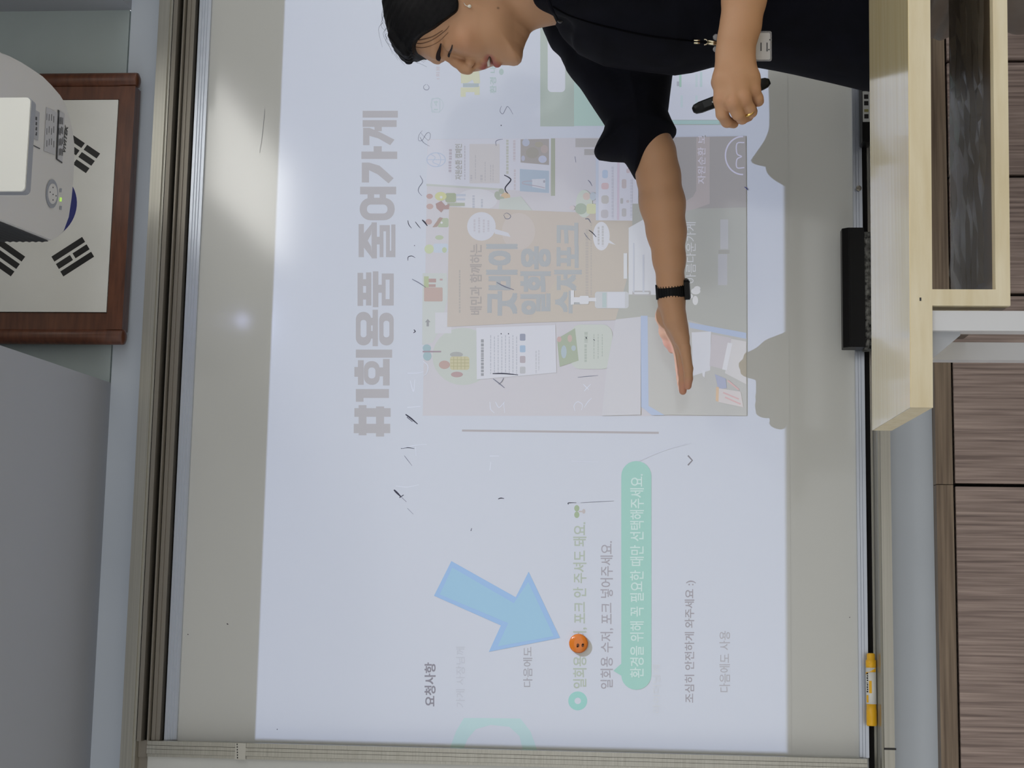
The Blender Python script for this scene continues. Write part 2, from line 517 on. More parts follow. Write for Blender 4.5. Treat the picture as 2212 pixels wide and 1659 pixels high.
dd = 1 / 6 + 1 / 12 + 1 / 12 * 0.6 + 0.005
dl = 0.292
ca, sa = math.cos(th), math.sin(th)
trigram(cu - dl * ca, cv + dl * sa, 90 - math.degrees(th) - 0 + 0 if False else (math.degrees(math.atan2(sa, -ca)) - 90), (1, 1, 1))
trigram(cu + dl * ca, cv - dl * sa, math.degrees(math.atan2(-sa, ca)) - 90, (0, 0, 0))
trigram(cu - dl * ca, cv - dl * sa, math.degrees(math.atan2(-sa, -ca)) - 90, (1, 0, 1))
trigram(cu + dl * ca, cv + dl * sa, math.degrees(math.atan2(sa, ca)) - 90, (0, 1, 0))

# ---------------------------------------------------------------- ultra short throw projector on the wall
ZU = 2.19
pj = thing('projector', 'white wall-mounted projector hanging upside down in front of the flag', 'projector', (0.66, -0.45, ZU))
rim = [(113, 520), (125, 513), (138, 500), (149, 470), (155, 430), (159, 390), (161, 350), (161, 310), (157, 280), (150, 250), (140, 221),
       (130, 205), (112, 184), (92, 164), (70, 149), (45, 133), (20, 120), (0, 112)]
low = [atz(a, b, ZU) for a, b in rim]
d0 = low[-1]
nx = low[0] + (atz(0, 475, ZU) - low[0]) / np.linalg.norm(atz(0, 475, ZU) - low[0]) * 0.42
low += [np.array([d0[0] + .006, -0.60, ZU]), np.array([d0[0] - .004, -0.72, ZU]), np.array([nx[0] + .06, -0.74, ZU]), np.array([nx[0], nx[1], ZU])]
low = np.array(low)
cen = low.mean(0)
n = len(low)
rings = []
for dz, s in ((0.0, 0.992), (0.003, 0.996), (0.009, 0.999), (0.02, 1.0), (0.135, 1.0), (0.15, 0.97)):
    r = cen + (low - cen) * np.array([s, s, 1])
    r[:, 2] = ZU + dz
    rings.append(r)
# keep the vented side straight: its lower edge is the edge of the louvre
V = np.concatenate(rings)
Fc = [list(range(n))] + [[(len(rings) - 1) * n + k for k in range(n)][::-1]]
for i in range(len(rings) - 1):
    for k in range(n):
        Fc.append([i * n + k, (i + 1) * n + k, (i + 1) * n + (k + 1) % n, i * n + (k + 1) % n])
obj('shell', (V, Fc), M['proj'], pj)
# louvre on the left side
sa_, sb_ = low[0].copy(), low[-1].copy()
dirv = (sb_ - sa_); Ls = np.linalg.norm(dirv); dirv /= Ls
nrm = np.array([-dirv[1], dirv[0], 0]);
if nrm[0] > 0: nrm = -nrm
for k in range(11):
    z = ZU + .010 + k * .0105
    a = sa_ + dirv * .004 + nrm * .0015; b = sb_ - dirv * .03 + nrm * .0015
    a[2] = b[2] = z
    obj('vent_slat', prism([a, b, b + nrm * .0015 + [0, 0, .004], a + nrm * .0015 + [0, 0, .004]], (0, 0, .002)), M['proj_dark'], pj)
a = sa_ + dirv * .002 + nrm * .0006; b = sb_ - dirv * .026 + nrm * .0006
obj('vent_panel', prism([a + [0, 0, .006], b + [0, 0, .006], b + [0, 0, .128], a + [0, 0, .128]], nrm * .001), M['proj_dark'], pj)
# mirror hood: a white plate hanging below the near end
HY = -0.745
ha, hb = at(63, 212, HY), at(56, 411, HY)
zt = ZU + 0.05


def rrect(x0, x1, z0, z1, r, y):
    pts = []
    for cx_, cz_, a0 in ((x1 - r, z0 + r, -90), (x1 - r, z1 - r, 0), (x0 + r, z1 - r, 90), (x0 + r, z0 + r, 180)):
        for k in range(5):
            an = math.radians(a0 + 22.5 * k)
            pts.append((cx_ + r * math.cos(an), y, cz_ + r * math.sin(an)))
    return pts


hx0, hx1, hz = hb[0] - .001, ha[0] + .001, (ha[2] + hb[2]) / 2
obj('mirror_hood', join(prism(rrect(hx0, hx1, hz, zt, .006, HY), (0, 0.018, 0)), box(hx0 + .004, hx0 + .010, HY + .018, HY + .040, ZU - .07, ZU + .01), box(hx1 - .010, hx1 - .004, HY + .018, HY + .040, ZU - .07, ZU + .01)), M['proj_white'], pj, label='white mirror hood')
obj('hood_rim', prism(rrect(hx0 - .001, hx1 + .001, hz - .001, zt, .007, HY + .004), (0, 0.015, 0)), M['proj_grey'], pj, label='grey rim of the hood')
obj('mirror', box(hx0 + .012, hx1 - .012, HY + .0195, HY + .0215, ZU - .075, ZU - .005), mat('mirror', (240, 240, 240), 0.05, metal=1), pj)


obj('lens', lathe(LENS + np.array([0, -.022, 0]), (0, 1, -.35), [(0, .017), (.004, .016), (.007, .010), (.008, .0005)], 24), mat('lens_lit', (40, 44, 90), 0.1, emit=(0.55, 0.6, 1.0, 9.0)), pj, True, label='lit bluish lens')


def under(pts, name, m, d=.0006, label=None, parent=None):
    return obj(name, prism([atz(a, b, ZU - .0005) for a, b in pts], (0, 0, -d)), m, parent or pj, label=label)


def ell(cx_, cy_, rx, ry, rot=0.0, n=28):
    r = math.radians(rot)
    return [(cx_ + rx * math.cos(2 * math.pi * k / n) * math.cos(r) - ry * math.sin(2 * math.pi * k / n) * math.sin(r),
             cy_ + rx * math.cos(2 * math.pi * k / n) * math.sin(r) + ry * math.sin(2 * math.pi * k / n) * math.cos(r)) for k in range(n)]


under(ell(111.8, 418.5, 12.6, 31), 'control_ring', M['proj_grey'], .0010, 'grey ring of the control pad')
under(ell(111.8, 418.5, 9.6, 22), 'control_pad', M['proj'], .0018)
for dx, dy in ((0, -14), (0, 13), (-6, -4), (6.5, 4), (0, 1)):
    under(ell(112 + dx, 419 + dy, 0.9, 1.6, n=8), 'button_mark', M['proj_dark'], .0022)
for yy, m in ((411, 'proj_grey'), (431, 'led'), (449, 'proj_grey')):
    under([(129.5, yy - 4.5), (133.2, yy - 4), (132.4, yy + 4.5), (128.8, yy + 4)], 'indicator', M[m], .0006)
under([(62, 229), (85, 243), (82, 303), (64, 296)], 'sticker', M['label_grey'], label='grey sticker')
under([(100, 231), (124, 244), (119, 335), (95, 326)], 'sticker', M['label_pale'], label='pale paper sticker')
under([(125, 237), (139, 246), (134, 353), (121, 344)], 'label_edge', M['black_ink'], .0006, label='black edge of the rating label')
under([(128, 239.5), (138.6, 246), (133.6, 350), (123.6, 343)], 'rating_label', M['label_pale'], .0010)
rr = random.Random(5)
tiny = []
for k in range(16):
    xx = 127.5 + (k % 4) * 2.5
    yy = 252 + (k // 4) * 23 + rr.uniform(-2, 2)
    tiny.append(prism([atz(*p_, ZU - .0018) for p_ in ((xx, yy), (xx + .9, yy + .4), (xx + .5, yy + 15 + .4), (xx - .4, yy + 15))], (0, 0, -.0002)))
for k in range(12):
    xx = 101 + (k % 4) * 5
    yy = 248 + (k // 4) * 27 + rr.uniform(-3, 3)
    tiny.append(prism([atz(*p_, ZU - .0012) for p_ in ((xx, yy), (xx + .8, yy + .4), (xx + .4, yy + 14 + .4), (xx - .4, yy + 14))], (0, 0, -.0002)))
for k in range(4):
    tiny.append(prism([atz(*p_, ZU - .0012) for p_ in ((77 + k * .4, 252 + k * 11), (80, 253 + k * 11), (79.6, 260 + k * 11), (76.6, 259 + k * 11))], (0, 0, -.0002)))
o = obj('fine_print', join(*tiny), M['proj_dark'], pj)
o['kind'] = 'stuff'
under([(66, 310), (87, 320.5), (85.5, 322), (65.5, 311.5)], 'seam', M['proj_dark'], .0003)
obj('mount_pole', lathe((0.66, -0.42, ZU + .145), (0, 0, 1), [(0, .06), (.012, .06), (.014, .022), (2.8 - ZU - .16, .022), (2.8 - ZU - .158, .06), (2.8 - ZU - .146, .06)], 20), M['proj_white'], pj)

# text helper (Blender's own bundled font) ------------------------------------------------
def text_mesh(body, bold=0.0, shear=0.0):
    c_ = bpy.data.curves.new('txt', 'FONT')
    c_.body = body
    c_.offset = bold
    c_.shear = shear
    c_.resolution_u = 3
    o_ = bpy.data.objects.new('txt', c_)
    col.objects.link(o_)
    dg = bpy.context.evaluated_depsgraph_get()
    me = bpy.data.meshes.new_from_object(o_.evaluated_get(dg))
    v = np.array([x.co[:2] for x in me.vertices])
    f = [list(p_.vertices) for p_ in me.polygons]
    bpy.data.objects.remove(o_)
    bpy.data.curves.remove(c_)
    bpy.data.meshes.remove(me)
    mn, mx = v.min(0), v.max(0)
    par = list(range(len(v)))                      # islands: overlapping strokes get their own depth

    def root(i_):
        while par[i_] != i_:
            par[i_] = par[par[i_]]
            i_ = par[i_]
        return i_
    for q in f:
        for i_ in q[1:]:
            par[root(i_)] = root(q[0])
    ids, isl = np.unique([root(i_) for i_ in range(len(v))], return_inverse=True)
    global ISL, TSZ
    TSZ = mx - mn
    ISL = isl % 4
    return (v - mn) / (mx - mn), f


v, f = text_mesh('VIVITEK', 0.03, 0.25)
A, B, Cc = atz(141.5, 331, ZU - .0008), atz(147.5, 272, ZU - .0008), atz(135, 328, ZU - .0008)
obj('brand_text', ([A + (B - A) * a + (Cc - A) * b for a, b in v], f), M['black_ink'], pj)

# the beam: a small source in the hood, shaped into the rectangle of the slide
ld = bpy.data.lights.new('projector_beam', 'POINT')
ld.shadow_soft_size = 0.002
ld.energy = 1.0
ld.use_nodes = True
nt = ld.node_tree
em = nt.nodes['Emission']
tc = nt.nodes.new('ShaderNodeTexCoord')
sep = nt.nodes.new('ShaderNodeSeparateXYZ')
nt.links.new(tc.outputs['Normal'], sep.inputs[0])


def mth(op, a, b=None, clamp=False):
    nd = nt.nodes.new('ShaderNodeMath')
    nd.operation = op
    nd.use_clamp = clamp
    for i_, x_ in enumerate((a, b)):
        if x_ is None: continue
        if isinstance(x_, (int, float)): nd.inputs[i_].default_value = x_
        else: nt.links.new(x_, nd.inputs[i_])
    return nd.outputs[0]


dz_ = mth('MULTIPLY', sep.outputs['Z'], BSIGN if 'BSIGN' in globals() else -1.0)    # along the lamp's -Z, towards the board
fwd = mth('GREATER_THAN', dz_, 0.02)
dzs = mth('MAXIMUM', dz_, 0.02)
u_ = mth('DIVIDE', sep.outputs['X'], dzs)
v_ = mth('DIVIDE', sep.outputs['Y'], dzs)
Ld = -LENS[1]
x0_, x1_ = (SLIDE[0] - LENS[0]) / Ld, (SLIDE[1] - LENS[0]) / Ld
z0_, z1_ = (SLIDE[2] - LENS[2]) / Ld, (SLIDE[3] - LENS[2]) / Ld
S_ = 500.0
mask = fwd
for val, edge, sg in ((u_, x0_, 1), (u_, x1_, -1), (v_, z0_, 1), (v_, z1_, -1)):
    t_ = mth('MULTIPLY', mth('SUBTRACT', val, edge), S_ * sg)
    mask = mth('MULTIPLY', mask, mth('ADD', t_, 0.5, True))
r2 = mth('ADD', mth('ADD', mth('MULTIPLY', u_, u_), mth('MULTIPLY', v_, v_)), 1.0)
gain = mth('POWER', r2, 1.45)                     # the optics even the picture out over the board
nt.links.new(mth('MULTIPLY', mth('MULTIPLY', mask, gain), BEAM * Ld * Ld * 4 * math.pi * math.pi), em.inputs['Strength'])
em.inputs['Color'].default_value = (*BEAM_COL, 1)
lo = bpy.data.objects.new('projector_beam', ld)
lo.location = LENS
lo.rotation_euler = (math.radians(90), 0, 0)      # local -Z looks along +Y, local Y is up
col.objects.link(lo)

# ---------------------------------------------------------------- cabinets under the board
KY = -0.030
kz1 = zof(2021.5, 1000, KY); kz2 = zof(2058, 1000, KY); kz3 = zof(2063, 1000, KY)
gaps = [xof(2195, 380, KY), xof(2195, 636, KY), xof(2100, 1047.5, KY)]


def cabinet(x0, x1, doors, label):
    t = thing('wall_cabinet', label, 'cabinet', ((x0 + x1) / 2, -0.02, 0.0))
    obj('body', box(x0, x1, 0.0, KY + .018, 0.0, kz2), M['groove'], t)
    obj('top_board', box(x0 + .0006, x1 - .0006, 0.0, KY, kz2, kz1), M['walnut_h'], t, label='brown wood edge of the cabinet top')
    for a, b in doors:
        obj('door', box(a + .003, b - .003, KY + .018, KY, 0.06, kz3, .0008), M['walnut'], t)
    obj('plinth', box(x0, x1, 0.0, KY + .012, 0.0, 0.055), M['groove'], t)


cabinet(-1.6, gaps[2], [(-1.6, -0.75), (-0.75, gaps[2])], 'low dark wood cabinet at the left below the yellow marker')
cabinet(gaps[2], 2.6, [(gaps[2], gaps[1]), (gaps[1], gaps[0]), (gaps[0], 1.0), (1.0, 1.7), (1.7, 2.6)], 'low dark wood cabinet behind the maple desk and its shelf')

# ---------------------------------------------------------------- maple desk
DYb = -0.60
zb_ = zof(1884, 930, DYb)
DZ = zb_
pfl = atz(1966, 880, DZ)                            # front left corner of the top
pbl = at(1884, 930, DYb)
pbr = atz(1877, 0, DZ)
pfr = atz(1961, 0, DZ)
dk = thing('maple_desk', 'narrow maple desk with a white metal leg in front of the whiteboard', 'desk', (1.0, -0.75, 0.0))


def ext(a, b, x):
    return a + (b - a) * ((x - a[0]) / (b[0] - a[0]))


XR = 1.9
top = [pfl, ext(pfl, pfr, XR), ext(pbl, pbr, XR), pbl]
th_ = DZ - at(2015.5, 878, pfl[1])[2]
obj('desk_top', prism([p_ + [0, 0, -.0012] for p_ in top], (0, 0, -th_ + .0012)), M['maple'], dk)
obj('laminate_top', prism(top, (0, 0, -.0012)), M['maple_top'], dk, label='glossy laminate surface')
fdir = (pfr - pfl) / np.linalg.norm(pfr - pfl); fdir[2] = 0
ddir = (pbl - pfl); ddir[2] = 0; depth = np.linalg.norm(ddir); ddir /= depth
zs = DZ - th_


def dbox(s0, s1, t0, t1, z0, z1):
    """box in desk coordinates: s along the front edge from the left end, t backwards"""
    o_ = np.array([pfl[0], pfl[1], 0])
    b_ = [o_ + fdir * s + ddir * t for s, t in ((s0, t0), (s1, t0), (s1, t1), (s0, t1))]
    return prism([p_ + [0, 0, z0] for p_ in b_], (0, 0, z1 - z0))


def s_of(px, py, t=0.0):
    """distance along the desk front at which the ray through a pixel meets the front plane"""
    d_ = RW.T @ np.array([px - CX, py - CY, F_PX])
    n_ = np.array([fdir[1], -fdir[0], 0])
    o_ = np.array([pfl[0], pfl[1], DZ]) + ddir * t
    k_ = np.dot(o_ - CAM, n_) / np.dot(d_, n_)
    P_ = CAM + d_ * k_
    return np.dot(P_ - o_, fdir), P_[2]


s1_, _ = s_of(2090, 660); s2_, _ = s_of(2090, 625)
_, zr1 = s_of(2148.5, 400); _, zr0 = s_of(2180, 400)
obj('shelf_side', dbox(s1_, s2_, 0.0, depth - .02, zr1, zs), M['maple'], dk)
obj('shelf_front_rail', dbox(s1_, 1.7, 0.0, .018, zr0, zr1), M['maple'], dk)
obj('shelf_board', dbox(s1_ + .003, 1.7, .018, depth - .02, zr1 - .020, zr1 - .004), mat('shelf_dark', (104, 92, 78), 0.3, spec=0.6), dk, label='dark glossy shelf board')
obj('shelf_side', dbox(1.665, 1.7, 0.0, depth - .02, zr1, zs), M['maple'], dk)
lx0, _ = s_of(2060, 713); lx1, _ = s_of(2060, 670)
obj('leg', dbox(lx0, lx1, .004, .034, 0.0, zs), M['white_metal'], dk)
obj('leg', dbox(1.72, 1.75, .004, .034, 0.0, zs), M['white_metal'], dk)
obj('leg', dbox(lx0, lx1, depth - .05, depth - .02, 0.0, zs), M['white_metal'], dk)
obj('leg', dbox(1.72, 1.75, depth - .05, depth - .02, 0.0, zs), M['white_metal'], dk)
obj('foot_bar', dbox(lx0, lx1, .034, depth - .05, 0.08, 0.11), M['white_metal'], dk)
g0, _ = s_of(2018, 775); _, gz = s_of(2080, 725)
o_ = np.array([pfl[0], pfl[1], 0]) + ddir * .016
obj('corner_gusset', prism([o_ + fdir * g0 + [0, 0, zs], o_ + fdir * lx0 + [0, 0, zs], o_ + fdir * lx0 + [0, 0, gz], o_ + fdir * (lx0 - .004) + [0, 0, gz]], ddir * .010), M['grey_bracket'], dk, label='grey triangular corner bracket')
pz = s_of(1990, 650)
P_ = np.array([pfl[0], pfl[1], 0]) + fdir * pz[0] - ddir * .0004 + [0, 0, pz[1]]
obj('edge_speck', prism([P_, P_ + fdir * .004, P_ + fdir * .004 + [0, 0, .002], P_ + [0, 0, .002]], ddir * .0005), M['proj_dark'], dk)
# crumpled clear plastic lying on the shelf
rr = random.Random(11)
NS, NT = 60, 12
V, Fc = [], []
for i in range(NS + 1):
    for j in range(NT + 1):
        s = s1_ + .04 + (1.5 - s1_) * i / NS
        t = .05 + (depth - .10) * j / NT
        h = zr1 - .0025 + .004 * abs(math.sin(7 * t * 12 + 3 * math.sin(s * 9) + s * 4)) + rr.uniform(0, .0035)
        V.append(np.array([pfl[0], pfl[1], 0]) + fdir * s + ddir * t + [0, 0, h])
for i in range(NS):
    for j in range(NT):
        k = i * (NT + 1) + j
        Fc.append([k, k + NT + 1, k + NT + 2, k + 1])
pm = mat('clear_film', (140, 134, 126), 0.12, spec=0.9, alpha=0.35)
tag(obj('plastic_sheet', (V, Fc), pm), 'crumpled clear plastic film lying on the desk shelf', 'plastic sheet')

# ---------------------------------------------------------------- the projected slide (projector light painted as flat tints on the board)
BOARD_B = np.array(lin((206, 207, 203)))
def white_at(x):
    """white of the slide as the photo shows it, from the top of the board (x = 600) down (x = 1700)"""
    return np.array([np.interp(x, (650, 1000, 1300, 1660), c_) for c_ in ((192, 195, 186, 174), (196, 200, 191, 180), (207, 210, 204, 196))]).T


sl_ = thing('projected_slide', 'projected presentation slide glowing on the whiteboard with Korean text, photo and blue arrow', 'slide',
            ((SLIDE[0] + SLIDE[1]) / 2, 0.0, SLIDE[2]))
DM = {}


def dmat(c, x=1000):
    x = int(round(x / 60.0)) * 60
    k = (c, x)
    if k not in DM:
        b = BOARD_B * np.array(lin(c)) / np.array(lin(white_at(x)))
        b = np.clip(b, 0, 0.93)
        DM[k] = mat('slide_tint', tuple(b), M['board'].node_tree.nodes['Principled BSDF'].inputs['Roughness'].default_value, spec=0.55, linear=True)
    return DM[k]


EPS = 0.00006
REG = []


def alloc(pts, n=1.0):
    """lowest layer that clears every earlier decal under this pixel box; n layers are taken"""
    p_ = np.array(pts, float)
    a, b = p_.min(0) - 1, p_.max(0) + 1
    l_ = 1.0
    for a2, b2, t_ in REG:
        if np.all(a < b2) and np.all(b > a2):
            l_ = max(l_, t_ + 1.0)
    REG.append((a, b, l_ + n - 1))
    return l_



def lay(py_pts, layer):
    Y = -0.0046 - EPS * layer
    return [at(a, b, Y) for a, b in py_pts]


def decal(name, polys, c, layer=None, parent=None, label=None, step=0.34):
    """flat tint standing for projected light: polygons in the plane of the board"""
    layer = alloc([q for pg in polys for q in pg], 1 + step * (len(polys) - 1))
    V, Fc = [], []
    for i_, pg in enumerate(polys):
        k = len(V)
        V += lay(pg, layer + i_ * step)
        Fc.append(list(range(k, k + len(pg))))
    return obj(name, (V, Fc), dmat(c, np.mean([q[0] for pg in polys for q in pg])), parent or sl_, label=label)


def strips(name, strip_list, c, parent=None, m=None, label=None):
    layer = alloc([q for a, b in strip_list for q in list(a) + list(b)], 1 + .15 * (len(strip_list) - 1))
    V, Fc = [], []
    for q_, (a, b) in enumerate(strip_list):       # two matching rows of points
        k = len(V); n_ = len(a)
        V += lay(a, layer + .15 * q_) + lay(b, layer + .15 * q_)
        Fc += [[k + i, k + i + 1, k + n_ + i + 1, k + n_ + i] for i in range(n_ - 1)]
    return obj(name, (V, Fc), m or dmat(c, np.mean([q[0] for a, b in strip_list for q in a])), parent or sl_, label=label)


def ellp(cx_, cy_, rx, ry=None, n=28, a0=0, a1=360):
    ry = rx if ry is None else ry
    full = abs(a1 - a0) >= 360
    return [(cx_ + rx * math.cos(math.radians(a0 + (a1 - a0) * k / n)), cy_ + ry * math.sin(math.radians(a0 + (a1 - a0) * k / n))) for k in range(n if full else n + 1)]


def rc(x0, y0, x1, y1):
    return [(x0, y0), (x1, y0), (x1, y1), (x0, y1)]


def rrc(x0, y0, x1, y1, r, n=6):
    pts = []
    for cx_, cy_, a in ((x1 - r, y1 - r, 0), (x0 + r, y1 - r, 90), (x0 + r, y0 + r, 180), (x1 - r, y0 + r, 270)):
        pts += [(cx_ + r * math.cos(math.radians(a + 90 * k / n)), cy_ + r * math.sin(math.radians(a + 90 * k / n))) for k in range(n + 1)]
    return pts


def ringp(outer, inner):
    return (outer + outer[:1], inner + inner[:1])


def line_px(pts, w):
    """a polyline with a width (or a width per point) as two rows"""
    p_ = np.array(pts, float)
    w = np.full(len(p_), w) if np.isscalar(w) else np.array(w, float)
    t = np.gradient(p_, axis=0); t /= np.linalg.norm(t, axis=1)[:, None] + 1e-9
    nn = np.stack([-t[:, 1], t[:, 0]], 1)
    return [tuple(x) for x in p_ + nn * w[:, None] / 2], [tuple(x) for x in p_ - nn * w[:, None] / 2]


def spline(pts, n=6):
    """smooth a short polyline (Catmull-Rom)"""
    p_ = np.array(pts, float)
    p_ = np.concatenate([p_[:1] * 2 - p_[1:2], p_, p_[-1:] * 2 - p_[-2:-1]])
    out = []
    for i in range(1, len(p_) - 2):
        for k in range(n):
            t = k / n
            a, b, c_, d_ = p_[i - 1:i + 3]
            out.append(tuple(0.5 * (2 * b + (c_ - a) * t + (2 * a - 5 * b + 4 * c_ - d_) * t * t + (3 * b - a - 3 * c_ + d_) * t ** 3)))
    out.append(tuple(p_[-2]))
    return out


def text_px(name, body, x_top, x_bot, y0, y1, c, bold=0.0, parent=None, dx=0.0, label=None):
    """projected text painted as a tint, filling a pixel box; the photo is sideways, so lines run up the frame. dx: drift of the line along its run"""
    heavy = bold * 0.9
    v, f = text_mesh(body, 0.0)
    isl_ = ISL
    layer = alloc([(x_top, y0), (x_bot, y1), (x_top + dx, y1)], 4.0 if heavy else 2.2)
    V, Fc = [], []
    hx, hy = heavy / TSZ[0], heavy * .7 / TSZ[1]      # stroke growth in em, as a share of the text line
    sh_ = [(0, 0)] if heavy == 0 else [(-hx, -hy), (hx, -hy), (-hx, hy), (hx, hy), (0, 0)]
    for q_, (ox, oy) in enumerate(sh_):
        Y = -0.0046 - EPS * (layer + .43 * q_)
        vx, vy = (v[:, 0] + ox + hx) / (1 + 2 * hx), (v[:, 1] + oy + hy) / (1 + 2 * hy)
        k = len(V)
        V += [at(x_bot + (x_top - x_bot) * b + dx * a, y0 + (y1 - y0) * a, Y - EPS * .33 * s_) for a, b, s_ in zip(vx, vy, isl_)]
        Fc += [[i_ + k for i_ in q] for q in f]
    return obj(name, (V, Fc), dmat(c, (x_top + x_bot) / 2), parent or sl_, label=label)


# white of the slide
Y_ = -0.0046
obj('slide_background', ([(SLIDE[0], Y_, SLIDE[2]), (SLIDE[1], Y_, SLIDE[2]), (SLIDE[1], Y_, SLIDE[3]), (SLIDE[0], Y_, SLIDE[3])], [(0, 1, 2, 3)]), M['board'], sl_)

# heavy title, stroke by stroke (traced in a 2.183x view from (700, 200))
def T(x, v):
    return (700 + x / 2.183, 200 + v / 2.183)


def TR(x0, v0, x1, v1, sk=0.0):
    return [T(x0, v0), T(x1, v0 + sk), T(x1, v1 + sk), T(x0, v1)]


TIT = (172, 170, 174)
def letter(polys, rings=()):
    o_ = decal('title_letter', polys, TIT)
    if rings:
        rr_2 = []
        for (x0, v0, x1, v1, tx, tv) in rings:
            rr_2.append(ringp([T(a, b) for a, b in rrc(x0, v0, x1, v1, min(x1 - x0, v1 - v0) * .48)],
                              [T(a, b) for a, b in rrc(x0 + tx, v0 + tv, x1 - tx, v1 - tv, min(x1 - x0 - 2 * tx, v1 - v0 - 2 * tv) * .45)]))
        strips('letter_ring', rr_2, TIT, o_)


letter([TR(143, 1488, 314, 1529), TR(140, 1562, 312, 1606), TR(163, 1474, 200, 1616), TR(245, 1480, 283, 1622)])
letter([TR(150, 1398, 306, 1440), TR(150, 1440, 186, 1458)])
letter([TR(150, 1212, 321, 1250), TR(143, 1294, 162, 1340), TR(160, 1262, 187, 1378), TR(258, 1296, 280, 1338), TR(278, 1256, 309, 1381)], [(188, 1266, 262, 1378, 20, 30)])
letter([TR(216, 1062, 232, 1098), TR(216, 1124, 232, 1160), TR(229, 1024, 254, 1196)], [(150, 1034, 222, 1192, 22, 38), (260, 1038, 328, 1192, 20, 38)])
letter([TR(158, 850, 184, 1006), TR(184, 880, 200, 912), TR(184, 944, 200, 976), TR(198, 848, 223, 1004), TR(230, 843, 256, 1012), TR(254, 906, 274, 944),
        TR(272, 853, 290, 1004), TR(309, 853, 328, 1004), TR(288, 853, 312, 882), TR(288, 974, 312, 1004)])
letter([TR(163, 620, 188, 776), [T(184, 668), T(184, 726), T(226, 780), T(222, 726), T(206, 698), T(222, 668), T(226, 616)],
        TR(224, 612, 249, 782), TR(248, 680, 264, 716), TR(262, 625, 280, 776), TR(278, 625, 296, 654), TR(292, 625, 310, 776), TR(306, 746, 322, 776), TR(317, 622, 336, 776)])
letter([TR(170, 444, 340, 480), TR(205, 478, 236, 502), TR(262, 478, 292, 502)], [(168, 496, 333, 602, 34, 32)])
letter([TR(176, 278, 345, 313), TR(234, 253, 272, 280), TR(178, 330, 212, 424), [T(178, 330), T(212, 330), T(262, 345), T(328, 404), T(304, 428), T(252, 385), T(212, 366)]])
letter([TR(182, 86, 348, 118), TR(182, 130, 342, 162), TR(238, 160, 272, 182), TR(184, 166, 214, 248), [T(184, 166), T(214, 166), T(262, 186), T(332, 222), T(312, 248), T(256, 216), T(214, 204)]])

# --- ordering form at the left
text_px('form_heading', '요청사항', 917, 941, 1526, 1431, (134, 132, 142), 0.028)
text_px('form_text', '가게 사장님께', 985, 1004, 1528, 1397, (186, 190, 200), 0.004)
text_px('form_text', '다음에도 사용', 1130, 1150, 1484, 1346, (160, 160, 168), 0.010)
text_px('form_text', '일회용 수저, 포크 안 주셔도 돼요.', 1238, 1268, 1487, 1128, (166, 176, 166), 0.018)
text_px('form_text', '일회용 수저, 포크 넣어주세요.', 1297, 1325, 1488, 1169, (154, 152, 162), 0.010)
bub = decal('speech_bubble', [rrc(1342, 996, 1407, 1490, 32), [(1346, 1430), (1325, 1449), (1346, 1462)]], (144, 186, 180), label='teal speech bubble')
text_px('bubble_text', '환경을 위해 꼭 필요한 때만 선택해주세요.', 1361, 1391, 1464, 1024, (184, 206, 206), 0.014, parent=bub)
text_px('form_text', '라이더님께', 1410, 1426, 1540, 1436, (184, 188, 198), 0.002)
text_px('form_text', '조심히 안전하게 와주세요 :)', 1479, 1503, 1518, 1254, (146, 144, 154), 0.016)
text_px('form_text', '다음에도 사용', 1554, 1577, 1495, 1363, (156, 156, 166), 0.006)
strips('radio_ring', [ringp(ellp(1248, 1514, 20.5), ellp(1248, 1514, 7))], (142, 190, 186), label='teal ring')
strips('chevron', [line_px([(1486, 984), (1495.5, 994.5), (1486, 1005)], 3.2)], (118, 116, 124))
strips('divider_line', [line_px([(998, 930), (1210, 932.5), (1423, 935)], 4.4)], (166, 162, 166))
stp = [(972, 1616), (985, 1580), (1002, 1551), (1044, 1551), (1124, 1552), (1146, 1580), (1161, 1622)]
sti = [(1002, 1616), (1010, 1596), (1028, 1575), (1060, 1566), (1100, 1570), (1122, 1590), (1130, 1622)]
strips('ring_logo', [(stp, sti)], (176, 202, 204), label='pale teal open ring')
arr = [(975, 1212), (1114, 1290), (1142, 1235), (1210, 1378), (1056, 1408), (1082, 1351), (937.5, 1287)]
ar = decal('blue_arrow', [arr[:2] + arr[5:], [arr[1], arr[2], arr[3], arr[4], arr[5]]], (146, 178, 216), label='blue block arrow')
inn = [(977, 1226), (1110, 1303), (1141, 1257), (1196, 1374), (1075, 1396), (1098, 1346), (950, 1284)]
decal('arrow_core', [inn[:2] + inn[5:], [inn[1], inn[2], inn[3], inn[4], inn[5]]], (148, 186, 210), parent=ar)
spr = decal('sprout_icon', [ellp(1246, 1098, 5.5, 7), ellp(1246, 1112, 5.5, 7)], (150, 166, 140), label='green sprout icon')
decal('sprout_stem', [rc(1250, 1103.5, 1260, 1106.5), ellp(1261, 1104.5, 3.5, 5)], (176, 170, 172), parent=spr)

